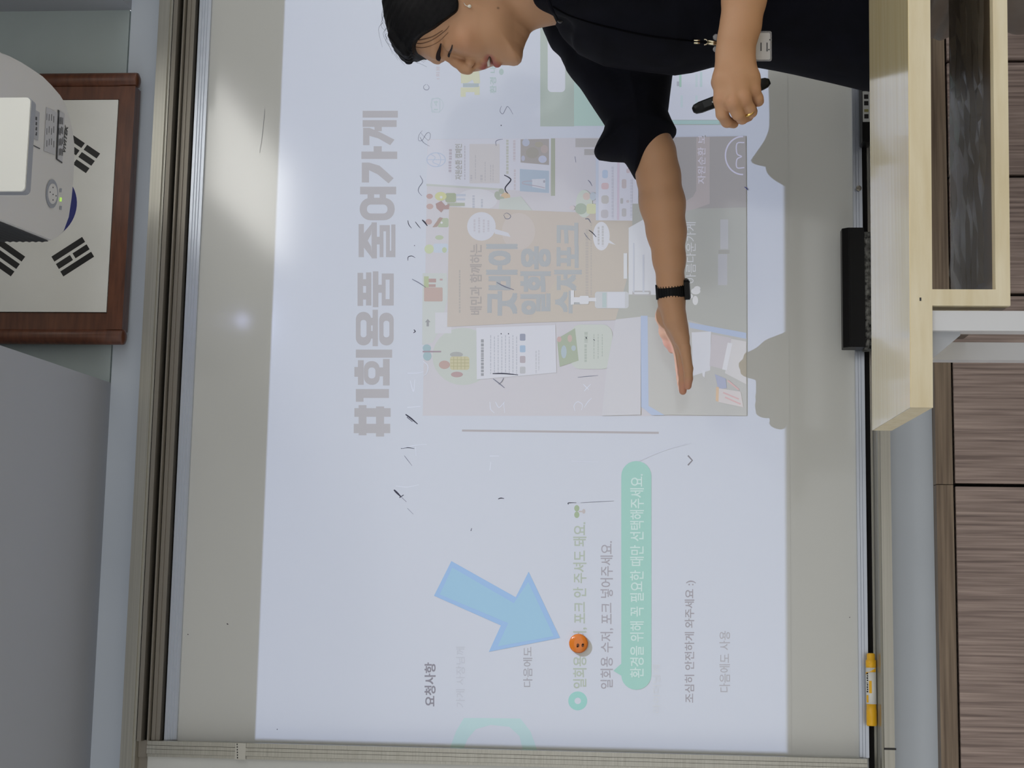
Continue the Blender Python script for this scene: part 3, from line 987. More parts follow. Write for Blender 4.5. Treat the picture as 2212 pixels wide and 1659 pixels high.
# --- advertisement at the right, mostly behind the woman
ad = decal('phone_frame', [rc(1167, -40, 1240, 273), rc(1240, -40, 1560, 270)], (164, 174, 170), label='grey-green phone frame')
decal('phone_screen', [rc(1240, -40, 1446, 272)], (166, 188, 184), parent=ad)
decal('camera_notch', [rrc(1183, -40, 1221, 199, 9)], (197, 200, 210), parent=ad)
decal('phone_page', [rc(1432, -40, 1552, 259)], (193, 197, 211), parent=ad)
strips('page_edge', [line_px([(1440, 264), (1553, 264)], 8)], (160, 186, 188), parent=ad)
for (x, y0, y1, c_) in ((1467, 188, 145, (160, 190, 180)), (1502, 188, 160, (184, 196, 204)), (1512, 188, 155, (176, 194, 200)), (1502, 234, 206, (184, 198, 206)), (1470, 232, 206, (184, 198, 206)), (1462, 186, 176, (168, 170, 182))):
    decal('page_print', [rc(x, y1, x + 5, y0)], c_, parent=ad)
num = decal('yellow_number', [rc(995, 189, 1035, 199), [(995, 189), (1006, 189), (1006, 209), (995, 209)], rc(1025, 186, 1036, 205),
                              [(995, 150), (1035, 150), (1037, 180), (1024, 180), (1021, 172), (1010, 179), (996, 180)]], (198, 200, 176), label='pale yellow digits')
decal('number_shade', [rc(1000, 180, 1034, 188)], (168, 178, 182), parent=num)
text_px('ad_text', '환경 내', 1058, 1072, 202, 142, (172, 188, 188), 0.03)
text_px('ad_text', '1회용품', 942, 950, 171, 130, (190, 178, 182), 0.0)
decal('ad_mark', [ellp(1083, 155, 5, 7)], (168, 184, 182))
bd = strips('badge_icon', [ringp(rrc(932, 212, 951, 243, 3), rrc(933.5, 213.5, 949.5, 241.5, 3)), ringp(ellp(944, 227, 14, 16), ellp(944, 227, 13, 15))], (180, 192, 198), label='faint outlined badge')
text_px('badge_text', '14', 937, 946, 238, 217, (178, 194, 196), 0.0, parent=bd)

# --- the photo inside the slide (a shop wall with posters)
ph = decal('slide_photo', [[(913, 898), (924, 301), (1611, 294), (1613, 899)]], (187, 186, 194), label='pale projected photo of a shop counter and posters')


def pd(name, polys, c, label=None, step=0.34):
    g_ = sum(c) / 3.0
    c = tuple(int(round(q + .26 * (g_ - q))) for q in c)
    return decal(name, polys, c, parent=ph, label=label, step=step)


def pt(body, a, b, c_, d, colr, bold=0.0, name='photo_text', dx=0.0):
    return text_px(name, body, a, b, c_, d, colr, bold, parent=ph, dx=dx)


def Z7(x, v):
    return (900 + x / 6.635, 290 + v / 6.635)


def Z8(x, v):
    return (900 + x / 3.0725, 380 + v / 3.0725)


def C3(x, v):
    return (1150 + x / 3.191, 400 + v / 3.191)


def fine(rows, c, name='fine_print'):
    """illegible lines of small print: (x, y0, y1, width)"""
    r_ = random.Random(len(rows) * 7 + int(rows[0][0]))
    pg = []
    for x, y0, y1, w in rows:
        y = y0
        while y < y1:
            l = min(r_.uniform(3, 7), y1 - y)
            pg.append(rc(x - w / 2, y, x + w / 2, y + l))
            y += l + r_.uniform(0.8, 2.2)
    o = pd(name, pg, c, step=0.0)
    o['kind'] = 'stuff'
    return o


pd('green_wall_patch', [ellp(1000, 770, 66, 62)], (186, 194, 188))
pd('green_wall_patch', [[(913, 590), (965, 590), (968, 640), (950, 710), (935, 740), (912, 745)]], (190, 197, 194))
pd('paper', [rc(940, 675, 975, 720)], (198, 199, 208))
# notice with globe
pd('notice', [[(925, 302), (1190, 298), (1188, 418), (1080, 408), (921, 398)]], (195, 197, 210), label='white notice')
pd('notice_edge', [[(921, 397), (1081, 407), (1081, 411.5), (921, 401.5)]], (184, 190, 184))
strips('globe', [ringp(ellp(942, 345, 21, 16), ellp(942, 345, 19, 14)), line_px(ellp(942, 345, 10, 15, 20, -90, 90), 1.6), line_px([(922, 345), (962, 345)], 1.4), line_px(spline([(930, 333), (940, 340), (935, 350), (948, 356)]), 1.5)], (178, 188, 206), parent=ph)
pt('자원순환 캠페인', 983, 998, 388, 311, (168, 168, 164), 0.03)
fine([(973, 322, 345, 6), (972, 348, 374, 6)], (178, 172, 182))
fine([(1004, 315, 388, 2.2)], (178, 176, 186))
pd('beige_panel', [rc(1014, 311, 1079, 396)], (194, 192, 194))
fine([(1027, 335, 388, 1.8), (1048, 350, 392, 1.8), (1060, 356, 392, 1.8), (1065, 356, 392, 1.8), (1018, 378, 390, 4), (1040, 378, 392, 5)], (180, 178, 184))
fine([(1096, 302, 376, 5)], (180, 184, 176))
fine([(1111, 303, 348, 5), (1112, 366, 410, 4)], (188, 180, 190))
pic = pd('picture', [[(1124.5, 301), (1186, 300), (1186, 356.5), (1124.5, 351)]], (162, 158, 158), label='brown picture with pale blue figures')
for a, b, r1, r2, c_ in ((1136, 308, 8, 8, (168, 176, 198)), (1150, 330, 14, 12, (158, 156, 148)), (1172, 344, 9, 8, (172, 178, 204)), (1130, 342, 4, 6, (170, 174, 196)), (1176, 322, 8, 9, (172, 160, 160)), (1164, 312, 9, 6, (164, 160, 148))):
    pd('picture_blob', [ellp(a, b, r1, r2)], c_)
pd('picture', [[(1123, 365), (1186, 369), (1186, 417), (1123, 413)]], (160, 178, 198), label='light blue picture of a bag')
pd('picture_bag', [[(1149, 387), (1178, 386), (1178, 409), (1150, 404)]], (190, 194, 208))
strips('bag_strap', [line_px(spline([(1150, 391), (1133, 392), (1128, 395), (1134, 398), (1160, 402), (1177, 406)]), 1.8)], (172, 166, 176), parent=ph)
pd('bag_mark', [ellp(1175.5, 392, 2.3, 3)], (158, 160, 176))
pd('green_bar', [rc(1190, 299, 1199, 423)], (160, 167, 152))
# people of the wall drawing
pd('pale_oval', [ellp(1030, 432, 44, 24)], (198, 199, 208))
fine([(1023, 422, 450, 5), (1041, 430, 450, 4)], (176, 180, 192))


def figure(parts):
    for kind, c_, pg in parts:
        pd('drawn_' + kind, [pg], c_)


figure([('legs', (178, 186, 202), rc(985, 419, 1006, 424)), ('legs', (178, 186, 202), rc(985, 428, 1005, 433)), ('dress', (160, 170, 142), rrc(962, 417, 985, 437, 4)),
        ('collar', (198, 200, 142), ellp(952, 424, 12.5, 9.5)), ('head', (186, 154, 150), ellp(928, 424, 7, 5.5)), ('button', (200, 204, 208), ellp(953, 426, 3, 3))])
figure([('legs', (166, 174, 154), rc(966, 438, 1004, 445)), ('coat', (172, 140, 138), [(941, 440), (953, 434), (962, 444), (971, 440), (970, 452), (958, 452), (953, 459), (943, 450)]), ('head', (188, 160, 156), ellp(928.5, 446, 7.5, 6))])
figure([('shirt', (170, 182, 156), rrc(945, 471, 969, 491, 4)), ('sleeve', (172, 148, 138), [(950, 469), (957, 471), (944, 490), (934, 491)]), ('head', (186, 158, 156), ellp(926, 479, 7, 6)), ('button', (204, 206, 212), ellp(954, 481, 2.4, 2.4))])
figure([('plant', (176, 190, 160), ellp(949, 513, 9, 5)), ('shirt', (184, 196, 212), rrc(936, 526, 968, 546, 5)), ('hair', (190, 202, 160), ellp(927, 538, 10, 10)), ('patch', (180, 194, 158), ellp(960, 540, 5, 6))])
figure([('seat', (174, 186, 144), rc(916, 597, 926, 622)), ('leg', (180, 150, 146), rc(926, 602, 942, 610)), ('leg', (180, 150, 146), rc(926, 614, 941, 620)), ('chair', (188, 162, 154), rrc(916, 621, 956, 651, 2)), ('foot', (186, 156, 156), rc(950, 602, 956, 606))])
pd('photo_arrow', [[(918, 696), (924, 689), (930, 696)], rc(921.5, 695, 926.5, 705)], (150, 152, 156))
figure([('parasol', (150, 180, 188), ellp(922, 752, 9, 8)), ('parasol', (150, 180, 188), ellp(923, 769, 9, 10)), ('pole', (160, 138, 150), rc(913, 758, 953, 761)), ('arm', (164, 168, 166), ellp(986, 766, 14, 6)),
        ('arm', (180, 150, 150), ellp(987, 809, 13, 6)), ('shirt', (196, 190, 150), rrc(972, 770, 1014, 799, 6)), ('head', (186, 156, 148), ellp(960, 788, 12, 9))])
strips('plaid', [line_px([(980 + 8 * k, 771), (980 + 8 * k, 798)], 1.4) for k in range(4)] + [line_px([(973, 777 + 7 * k), (1013, 777 + 7 * k)], 1.4) for k in range(3)], (176, 172, 140), parent=ph)
pd('pumpkin', [ellp(1092, 425, 10, 9)], (204, 178, 148))
pd('leaves', [ellp(1074, 421, 6, 8), ellp(1083, 413, 6, 6), ellp(1080, 428, 9, 4)], (164, 174, 160))
pd('green_wall_patch', [[(1077, 452), (1080, 430), (1125, 424), (1150, 455)]], (186, 194, 190))
# brown poster
po = pd('brown_poster', [[(966, 706), (970, 447), (1225, 458), (1366, 462), (1366, 690), (1150, 697)]], (186, 175, 166), label='brown paper poster')
pd('poster_tint', [ellp(1120, 500, 36, 40)], (190, 180, 176))
pd('poster_tint', [[(1140, 697), (1290, 470), (1366, 464), (1366, 690)]], (182, 173, 164))
fine([(993, 583, 678, 3.2)], (174, 167, 162))
pt('배민과 함께하는', 1015, 1041, 680, 527, (168, 162, 159), 0.03)
GB = (166, 170, 174)
pt('굿바이', 1050, 1118, 682, 527, GB, 0.058)
pt('일회용', 1124, 1190, 680, 532, GB, 0.058)
pt('수저포크', 1197, 1257, 677, 481, GB, 0.058)
fine([(1268, 495, 650, 6), (1277, 480, 640, 3)], (176, 168, 162))
pd('bubble', [ellp(1040, 489, 31), [(1068, 494), (1098, 503), (1103, 512), (1069, 505)]], (196, 198, 209))
fine([(1025, 474, 500, 4), (1035, 470, 505, 4), (1045, 474, 502, 4), (1055, 476, 500, 4)], (188, 185, 194))
pd('bubble', [ellp(1299, 510, 18, 31), [(1314, 517), (1330, 529), (1312, 524)]], (196, 198, 210))
fine([(1293, 490, 530, 4), (1302, 488, 532, 4)], (178, 178, 184))
# product leaflet and drawing beside it
pd('grey_box', [rc(1243, 299, 1308, 318)], (168, 166, 168))
pd('grey_box', [rc(1262, 322, 1290, 335)], (164, 162, 164))
figure([('bush', (184, 194, 186), ellp(1262, 440, 18, 30)), ('person', (196, 178, 172), ellp(1267, 424, 8, 8)), ('person', (170, 180, 196), ellp(1281, 424, 7, 9)), ('bush', (158, 172, 158), ellp(1255, 451, 13, 12)), ('lemon', (194, 198, 158), rrc(1267, 440, 1288, 462, 5)), ('ball', (192, 182, 190), ellp(1236, 449, 6, 5))])
lf = pd('leaflet', [[(1287, 340), (1378, 338), (1379, 477), (1287, 476)]], (192, 194, 210), label='product leaflet')
pd('leaflet_margin', [rc(1287, 341, 1293, 476)], (176, 186, 208))
strips('leaflet_line', [line_px([(1336, 342), (1335, 475)], 5)], (192, 182, 196), parent=ph)
for a, b, r1, r2, c_ in ((1307, 376, 6, 9, (164, 182, 210)), (1307, 402, 8, 7, (198, 172, 180)), (1307, 431, 8, 9, (178, 174, 176)), (1306, 462, 8, 9, (180, 178, 188)), (1357, 369, 4, 5, (186, 172, 182)), (1348, 397, 5, 10, (184, 172, 178)), (1343, 434, 3, 6, (172, 172, 176)), (1356, 435, 3, 3, (184, 176, 184)), (1348, 459, 5, 9, (178, 176, 182))):
    pd('product', [rrc(a - r1, b - r2, a + r1, b + r2, min(r1, r2) * .7)], c_)
fine([(1323, 360, 472, 4), (1364, 388, 470, 5)], (182, 184, 200))
# map leaf and green label, white letter
pd('letter', [[(1029, 708), (1200, 702), (1202, 805), (1030, 820)]], (197, 200, 212), label='white letter with small print')
fine([(1042, 733, 812, 6)], (152, 154, 162))
fine([(1060 + 8 * k, 724 + 3 * (k % 2), 808, 1.6) for k in range(8)], (172, 176, 190))
for yy, c_ in ((728, (142, 148, 172)), (753, (150, 176, 208)), (776, (172, 162, 172)), (799, (176, 178, 186))):
    pd('app_icon', [rrc(1123, yy - 7, 1135, yy + 8, 2.5)], c_)
fine([(1158, 758, 806, 2.5), (1164, 756, 800, 2)], (182, 184, 194))
pd('green_label', [rrc(1232, 701, 1323, 797, 22)], (184, 192, 188))
pd('map_leaf', [[(1203, 732), (1242, 709), (1250, 779), (1209, 792)]], (158, 172, 150))
for a, b, r1, r2, c_ in ((1231, 731, 5, 8, (186, 164, 158)), (1208, 733, 5, 6, (190, 160, 158)), (1218, 760, 6, 14, (160, 178, 192)), (1239, 752, 5, 6, (160, 178, 188))):
    pd('map_mark', [ellp(a, b, r1, r2)], c_)
fine([(1266, 717, 740, 7), (1265, 744, 782, 5), (1283, 722, 775, 2), (1292, 722, 775, 2), (1301, 722, 770, 2)], (166, 176, 170))
# counter with sign, clipboard, bottle and baskets
pd('counter', [[(1366, 440), (1612, 436), (1613, 730), (1372, 690), (1330, 690), (1366, 560)]], (162, 164, 162), label='grey-green counter')
pd('counter_front', [[(1448, 297), (1611, 294), (1612, 448), (1450, 452)]], (152, 149, 154), label='grey sign board')
pd('sign_band', [[(1504, 297), (1533, 296), (1533, 440), (1500, 452), (1478, 456), (1478, 436), (1497, 425), (1504, 412)]], (168, 160, 164))
pt('자원순환 보', 1507, 1524, 397, 292, (196, 194, 210), 0.01)
strips('round_logo', [line_px(ellp(1604, 336, 37, 41, 24, 88, 272), 3.2), line_px(spline([(1608, 308), (1592, 310), (1592, 332), (1602, 338), (1592, 344), (1592, 362), (1608, 362)], 4), 2.6)], (186, 186, 208), parent=ph, label='white outlined round logo')
pt('아름다운가게', 1482, 1503, 612, 480, (192, 195, 203), 0.0)
pd('leaf_logo', [ellp(1503, 629, 10, 7), ellp(1506, 623, 7, 5), ellp(1502, 649, 6, 10), ellp(1492, 640, 5, 5)], (196, 198, 206))
pd('white_box', [rc(1556, 474, 1573, 538)], (166, 168, 178))
pd('white_box', [rc(1551, 549, 1571, 616)], (164, 166, 177))
pd('box_gap', [rc(1552, 540, 1576, 548)], (150, 150, 150))
pd('clipboard', [[(1358, 492), (1390, 474), (1424, 470), (1424, 637), (1358, 636)]], (194, 197, 208), label='white clipboard')
strips('clip', [ringp(rrc(1366, 628, 1406, 638, 3), rrc(1370, 631, 1402, 635.5, 2))], (168, 168, 172), parent=ph)
strips('sheet_line', [line_px([(1369, 525), (1369, 632)], 3), line_px([(1390, 550), (1390, 632)], 4)], (182, 186, 198), parent=ph)
pd('pen_strip', [rc(1347, 547, 1355, 602)], (196, 199, 209))
bt = pd('bottle', [rrc(1285, 630, 1358, 666, 6)], (184, 188, 196), label='white pump bottle')
pd('bottle_label', [rc(1312, 631, 1350, 665)], (192, 196, 210))
pd('bottle_pump', [rc(1233, 627, 1240, 658), rc(1239, 642, 1254, 653), rrc(1252, 639, 1272, 657, 3), rc(1272, 643, 1288, 651)], (200, 202, 212))
pd('bottle_stripe', [rc(1301, 632, 1310, 664)], (168, 186, 190))
pd('basket', [[(1392, 684), (1490, 692), (1613, 730), (1613, 898), (1420, 896), (1392, 880)]], (170, 172, 174))
pd('table_top', [[(1330, 690), (1384, 684), (1384, 896), (1300, 898), (1310, 800)]], (186, 187, 198))
pd('basket_rim', [[(1384, 682), (1399, 682), (1401, 880), (1385, 880)], [(1385, 878), (1400, 876), (1436, 897), (1408, 897)], [(1488, 696), (1612, 719), (1612, 732), (1490, 708)]], (156, 174, 208), label='blue basket rim')
for pg, c_ in (([(1494, 718), (1536, 716), (1534, 800), (1497, 812)], (190, 194, 208)), ([(1537, 722), (1580, 730), (1572, 800), (1533, 790)], (178, 174, 184)), ([(1580, 732), (1612, 738), (1612, 830), (1566, 806)], (184, 184, 192)),
               ([(1544, 808), (1568, 818), (1570, 838), (1552, 842)], (150, 158, 190)), ([(1548, 838), (1600, 846), (1606, 880), (1550, 868)], (190, 184, 190)), ([(1547, 836), (1553, 836), (1552, 868), (1546, 866)], (200, 170, 140)),
               ([(1516, 800), (1524, 800), (1522, 816), (1518, 812)], (192, 196, 210)), ([(1572, 740), (1582, 742), (1570, 800), (1560, 798)], (194, 196, 208))):
    pd('basket_item', [pg], c_)
strips('pack_stripe', [line_px([(1562, 848), (1596, 862)], 3), line_px([(1566, 858), (1600, 873)], 3), line_px([(1572, 822), (1596, 842)], 3.5)], (192, 164, 168), parent=ph)

# ---------------------------------------------------------------- half wiped pen writing on the board
STK = [
    ([(912, 282), (905, 292), (904, 303), (912, 303), (920, 290), (926, 286), (930, 292), (926, 303), (918, 297), (908, 286)], .9, 1),
    ([(1083, 229), (1080, 240), (1086, 246), (1092, 236), (1096, 230), (1102, 236), (1108, 247)], 1.3, 1),
    ([(920, 182), (915, 187), (917, 193), (924, 194), (927, 188), (922, 182)], 1.2, 1),
    ([(907, 379), (913, 392), (905, 405), (904, 414), (911, 423)], 1.6, 1),
    ([(1089, 378), (1100, 384), (1103, 390), (1092, 404), (1092, 412), (1097, 418)], 2.6, 2),
    ([(1072, 315), (1071, 306), (1077, 302), (1086, 301)], 1.4, 1),
    ([(1088, 464), (1092, 472), (1100, 472), (1103, 466), (1095, 460), (1089, 463)], 1.4, 1),
    ([(912, 475), (918, 481), (923, 488)], 3.2, 2), ([(881, 476), (883, 485), (889, 493)], 1.6, 2), ([(897, 479), (903, 487), (908, 493)], 1.6, 2),
    ([(881, 563), (882, 555), (890, 553), (897, 557)], 1.6, 2), ([(890, 603), (905, 611), (920, 621)], 1.8, 1), ([(1073, 610), (1090, 619), (1110, 626)], 2.2, 1),
    ([(1064, 807), (1090, 807), (1119, 810)], 2.6, 2), ([(1065, 818), (1078, 828), (1090, 838)], 2.0, 1), ([(1088, 816), (1084, 824), (1077, 830)], 1.4, 1),
    ([(876, 895), (888, 904), (902, 916)], 3.4, 2), ([(879, 901), (891, 911)], 1.6, 2), ([(866, 969), (880, 967), (895, 969)], 1.8, 2), ([(873, 984), (880, 993), (890, 1006)], 1.3, 1),
    ([(851, 1058), (858, 1065), (866, 1073)], 4.2, 2), ([(863, 1075), (872, 1069)], 2.2, 2), ([(866, 1073), (878, 1084)], 1.2, 1), ([(880, 1098), (893, 1111)], 1.0, 1),
    ([(1076, 1078), (1082, 1076), (1089, 1077)], 2.2, 2), ([(1228, 1090), (1227, 1087), (1232, 1086), (1245, 1086)], 1.8, 2), ([(1254, 1086), (1290, 1084), (1326, 1082)], 0.9, 1),
    ([(1017, 1147), (1019, 1141)], 1.6, 2), ([(1272, 497), (1280, 503), (1288, 512)], 2.0, 2), ([(1264, 473), (1271, 473), (1276, 481)], 2.2, 1), ([(1262, 503), (1268, 512), (1275, 519)], 1.4, 1),
    ([(1270, 389), (1275, 394), (1279, 402)], 2.0, 1), ([(1242, 338), (1244, 351)], 1.4, 1), ([(1608, 404), (1612, 406), (1616, 411)], 2.0, 3), ([(894, 712), (897, 716), (893, 719)], 2.2, 2), ([(895, 530), (896, 531)], 2.4, 2),
    ([(1082, 720), (1083, 722)], 2.6, 2), ([(1098, 720), (1099, 722)], 2.6, 2), ([(1266, 728), (1267, 732)], 2.4, 2), ([(1282, 733), (1285, 736)], 1.6, 2), ([(1082, 270), (1083, 272)], 2.6, 2),
    ([(598, 1575), (599.5, 1576)], 2.6, 2), ([(490, 1347), (493, 1349)], 2.4, 2), ([(405, 1370), (407, 1371)], 2.2, 2), ([(1835, 1333), (1836, 1334)], 2.6, 2), ([(572, 235), (570, 260), (566, 298), (561, 330)], 0.8, 1),
    ([(907, 296), (915, 308), (928, 316)], 1.0, 1),
    ([(880, 806), (900, 806), (915, 803)], 1.8, 0), ([(886, 822), (893, 846), (896, 820)], 1.8, 0), ([(914, 780), (924, 790), (922, 806), (914, 812)], 1.8, 0), ([(880, 880), (908, 878)], 1.6, 0),
    ([(1248, 815), (1270, 813), (1292, 811)], 1.4, 1), ([(1262, 845), (1268, 838), (1276, 830)], 1.8, 0), ([(1260, 830), (1266, 836), (1272, 842)], 1.8, 0), ([(1242, 888), (1240, 876), (1248, 868), (1258, 874), (1256, 886)], 1.8, 0), ([(1262, 880), (1270, 868), (1278, 860)], 1.8, 0),
    ([(1058, 868), (1060, 884), (1068, 892)], 1.6, 0), ([(1070, 868), (1078, 880), (1090, 868)], 1.6, 0), ([(1088, 870), (1090, 892)], 1.4, 0), ([(868, 968), (898, 962), (922, 960)], 1.6, 0), ([(898, 965), (899, 985)], 1.6, 0),
    ([(1058, 985), (1078, 985)], 1.4, 0), ([(1058, 1016), (1060, 998)], 1.4, 0), ([(855, 1050), (880, 1052), (905, 1047)], 1.4, 0), ([(1380, 996), (1420, 978), (1455, 966), (1490, 958)], 3.0, 4), ([(1235, 996), (1292, 998)], 1.2, 4),
]
mats_ = [M['ink_pale'], M['ink_grey'], M['ink_dark'], mat('marker_ink_blue', (52, 54, 110), 0.6), mat('wiped_smear', (208, 208, 206), 0.5)]
for pts, w, k in STK:
    s_ = spline(pts, 5) if len(pts) > 2 else pts
    n_ = len(s_)
    ww = [w * (0.55 + 0.45 * math.sin(math.pi * min(1, (i + .6) / n_ * 1.1))) for i in range(n_)]
    strips('pen_stroke', [line_px(s_, ww)], None, parent=wb, m=mats_[k])

# ---------------------------------------------------------------- sculpting: smooth solids meshed with surface nets
class Solid:
    def __init__(self):
        self.pr = []

    def add(self, f, lo, hi, k=0.008, op='add'):
        self.pr.append((f, np.array(lo, float) - k - .006, np.array(hi, float) + k + .006, k, op))
        return self

    def cap(self, pts, k=0.008, op='add', flat=None):
        """tapered limb through points (x, y, z, radius)"""
        for a, b in zip(pts[:-1], pts[1:]):
            A_, B_ = np.array(a[:3], float), np.array(b[:3], float)
            ra, rb = a[3], b[3]
            ab = B_ - A_
            L2 = max(ab @ ab, 1e-12)

            def f(X, Y, Z, A_=A_, ab=ab, L2=L2, ra=ra, rb=rb):
                px, py, pz = X - A_[0], Y - A_[1], Z - A_[2]
                t = np.clip((px * ab[0] + py * ab[1] + pz * ab[2]) / L2, 0, 1)
                return np.sqrt((px - t * ab[0]) ** 2 + (py - t * ab[1]) ** 2 + (pz - t * ab[2]) ** 2) - (ra + (rb - ra) * t)
            m = max(ra, rb)
            self.add(f, np.minimum(A_, B_) - m, np.maximum(A_, B_) + m, k, op)
        return self

    def ell(self, c_, r, k=0.008, op='add'):
        c_, r = np.array(c_, float), np.array(r, float)

        def f(X, Y, Z):
            q = np.sqrt(((X - c_[0]) / r[0]) ** 2 + ((Y - c_[1]) / r[1]) ** 2 + ((Z - c_[2]) / r[2]) ** 2)
            return (q - 1) * r.min()
        return self.add(f, c_ - r, c_ + r, k, op)

    def field(self, X, Y, Z, lo=None, hi=None):
        shp = np.broadcast(X, Y, Z).shape
        d = np.full(shp, 0.05)
        for f, l, h_, k, op in self.pr:
            if lo is not None and (np.any(l > hi) or np.any(h_ < lo)):
                continue
            b = f(X, Y, Z)
            if op == 'add':
                t = np.clip(0.5 + 0.5 * (d - b) / k, 0, 1)
                d = d * (1 - t) + b * t - k * t * (1 - t)
            elif op == 'sub':
                t = np.clip(0.5 - 0.5 * (d + b) / k, 0, 1)
                d = d * (1 - t) - b * t + k * t * (1 - t)
            elif op == 'and':
                d = np.maximum(d, b)
            elif op == 'warp':
                d = d + b
        return d

    def mesh(self, h, B=40):
        los = np.array([p_[1] for p_ in self.pr if p_[4] == 'add']); his = np.array([p_[2] for p_ in self.pr if p_[4] == 'add'])
        lo, hi = los.min(0), his.max(0)
        N = np.ceil((hi - lo) / h).astype(int) + 3
        NJ, NK = int(N[1]) + 4, int(N[2]) + 4
        ids, vs, qs = [], [], []
        cor = np.array([(i, j, k) for i in (0, 1) for j in (0, 1) for k in (0, 1)])
        edg = [(a, b) for a in range(8) for b in range(a + 1, 8) if np.abs(cor[a] - cor[b]).sum() == 1]
        for bi in range(0, N[0], B):
            for bj in range(0, N[1], B):
                for bk in range(0, N[2], B):
                    s0 = np.array([bi, bj, bk])
                    l_ = lo + (s0 - 1) * h; h_ = lo + (s0 + B + 1) * h
                    if not any(np.all(a <= h_) and np.all(b >= l_) for a, b in zip(los, his)):
                        continue
                    ax = [l_[q_] + h * np.arange(B + 2) for q_ in range(3)]
                    d = self.field(ax[0][:, None, None], ax[1][None, :, None], ax[2][None, None, :], l_, h_)
                    s = d < 0
                    if s.all() or not s.any():
                        continue
                    cnt = sum(s[i:i + B + 1, j:j + B + 1, k:k + B + 1].astype(np.int8) for i, j, k in cor)
                    ac = np.argwhere((cnt > 0) & (cnt < 8))
                    cv = np.stack([d[ac[:, 0] + i, ac[:, 1] + j, ac[:, 2] + k] for i, j, k in cor], 1)
                    acc = np.zeros((len(ac), 3)); w = np.zeros(len(ac))
                    for a, b in edg:
                        cr = (cv[:, a] < 0) != (cv[:, b] < 0)
                        t = np.where(cr, cv[:, a] / (cv[:, a] - cv[:, b] + 1e-30), 0)
                        acc += cr[:, None] * (cor[a] + t[:, None] * (cor[b] - cor[a]))
                        w += cr
                    vs.append(l_ + (ac + acc / w[:, None]) * h)
                    g = ac + s0
                    ids.append((g[:, 0] * NJ + g[:, 1]) * NK + g[:, 2])
                    for axq in range(3):
                        o1, o2 = [(1, 2), (2, 0), (0, 1)][axq]
                        e = [0, 0, 0]; e[axq] = 1
                        a = s[1:B + 1, 1:B + 1, 1:B + 1]
                        b = s[1 + e[0]:B + 1 + e[0], 1 + e[1]:B + 1 + e[1], 1 + e[2]:B + 1 + e[2]]
                        ed = np.argwhere(a != b)
                        if not len(ed): continue
                        flip = a[tuple(ed.T)]
                        g = ed + 1 + s0
                        u = np.zeros(3, int); u[o1] = 1
                        v = np.zeros(3, int); v[o2] = 1
                        q4 = np.stack([g - u - v, g - v, g, g - u], 1)
                        q4 = (q4[..., 0] * NJ + q4[..., 1]) * NK + q4[..., 2]
                        q4[~flip] = q4[~flip][:, ::-1]
                        qs.append(q4)
        ids = np.concatenate(ids); vs = np.concatenate(vs); qs = np.concatenate(qs)
        uid, first = np.unique(ids, return_index=True)
        return vs[first], np.searchsorted(uid, qs)

    def hit(self, px, py, d0=1.6, d1=3.0):
        dr = RW.T @ np.array([px - CX, py - CY, F_PX]); dr /= dr[1]
        t = np.linspace(d0, d1, 700)
        P_ = CAM + dr * t[:, None]
        d = self.field(P_[:, 0], P_[:, 1], P_[:, 2])
        i = np.argmax(d < 0)
        if not (d < 0).any():
            return None
        tt = t[i - 1] + (t[i] - t[i - 1]) * d[i - 1] / (d[i - 1] - d[i])
        return CAM + dr * tt


def sd_poly(pg):
    """signed distance to a closed polygon in the x-z plane"""
    p_ = np.array(pg, float)

    def f(x, z):
        x, z = np.broadcast_arrays(x, z)
        d = np.full(x.shape, 1e9); ins = np.zeros(x.shape, bool)
        for a, b in zip(p_, np.roll(p_, -1, 0)):
            e = b - a
            wx, wz = x - a[0], z - a[1]
            t = np.clip((wx * e[0] + wz * e[1]) / (e @ e + 1e-15), 0, 1)
            d = np.minimum(d, (wx - e[0] * t) ** 2 + (wz - e[1] * t) ** 2)
            c1 = (a[1] <= z) != (b[1] <= z)
            with np.errstate(divide='ignore', invalid='ignore'):
                xi = a[0] + (z - a[1]) * e[0] / (e[1] if abs(e[1]) > 1e-12 else 1e-12)
            ins ^= c1 & (x < xi)
        return np.where(ins, -1, 1) * np.sqrt(d)
    return f


def inflate(poly2, yc, W, depth, p_=2.2, round_=0.0):
    """a side view given thickness: the outline shrinks away from the middle plane yc; W and yc may depend on (x, z)"""
    f2 = sd_poly(poly2)

    def f(X, Y, Z):
        w_ = W(X, Z) if callable(W) else W
        y_ = yc(X, Z) if callable(yc) else yc
        s = np.abs(Y - y_) / w_
        sc_ = np.clip(s, 0, 0.999)
        g = depth * (1 - (1 - sc_ ** p_) ** (1 / p_)) + np.maximum(s - 0.98, 0) * w_ * 2
        return (f2(X, Z) + g) * 0.8
    return f


def px2(pts, Y):
    return [(at(a, b, Y)[0], at(a, b, Y)[2]) for a, b in spline(pts + pts[:1], 4)[:-1]]


def px2s(pts, Y):
    return [(at(a, b, Y)[0], at(a, b, Y)[2]) for a, b in pts]


def bbox2(pg, y0, y1):
    p_ = np.array(pg)
    return (p_[:, 0].min(), y0, p_[:, 1].min()), (p_[:, 0].max(), y1, p_[:, 1].max())


def V4(px, py, Y, r):
    return (*at(px, py, Y), r)


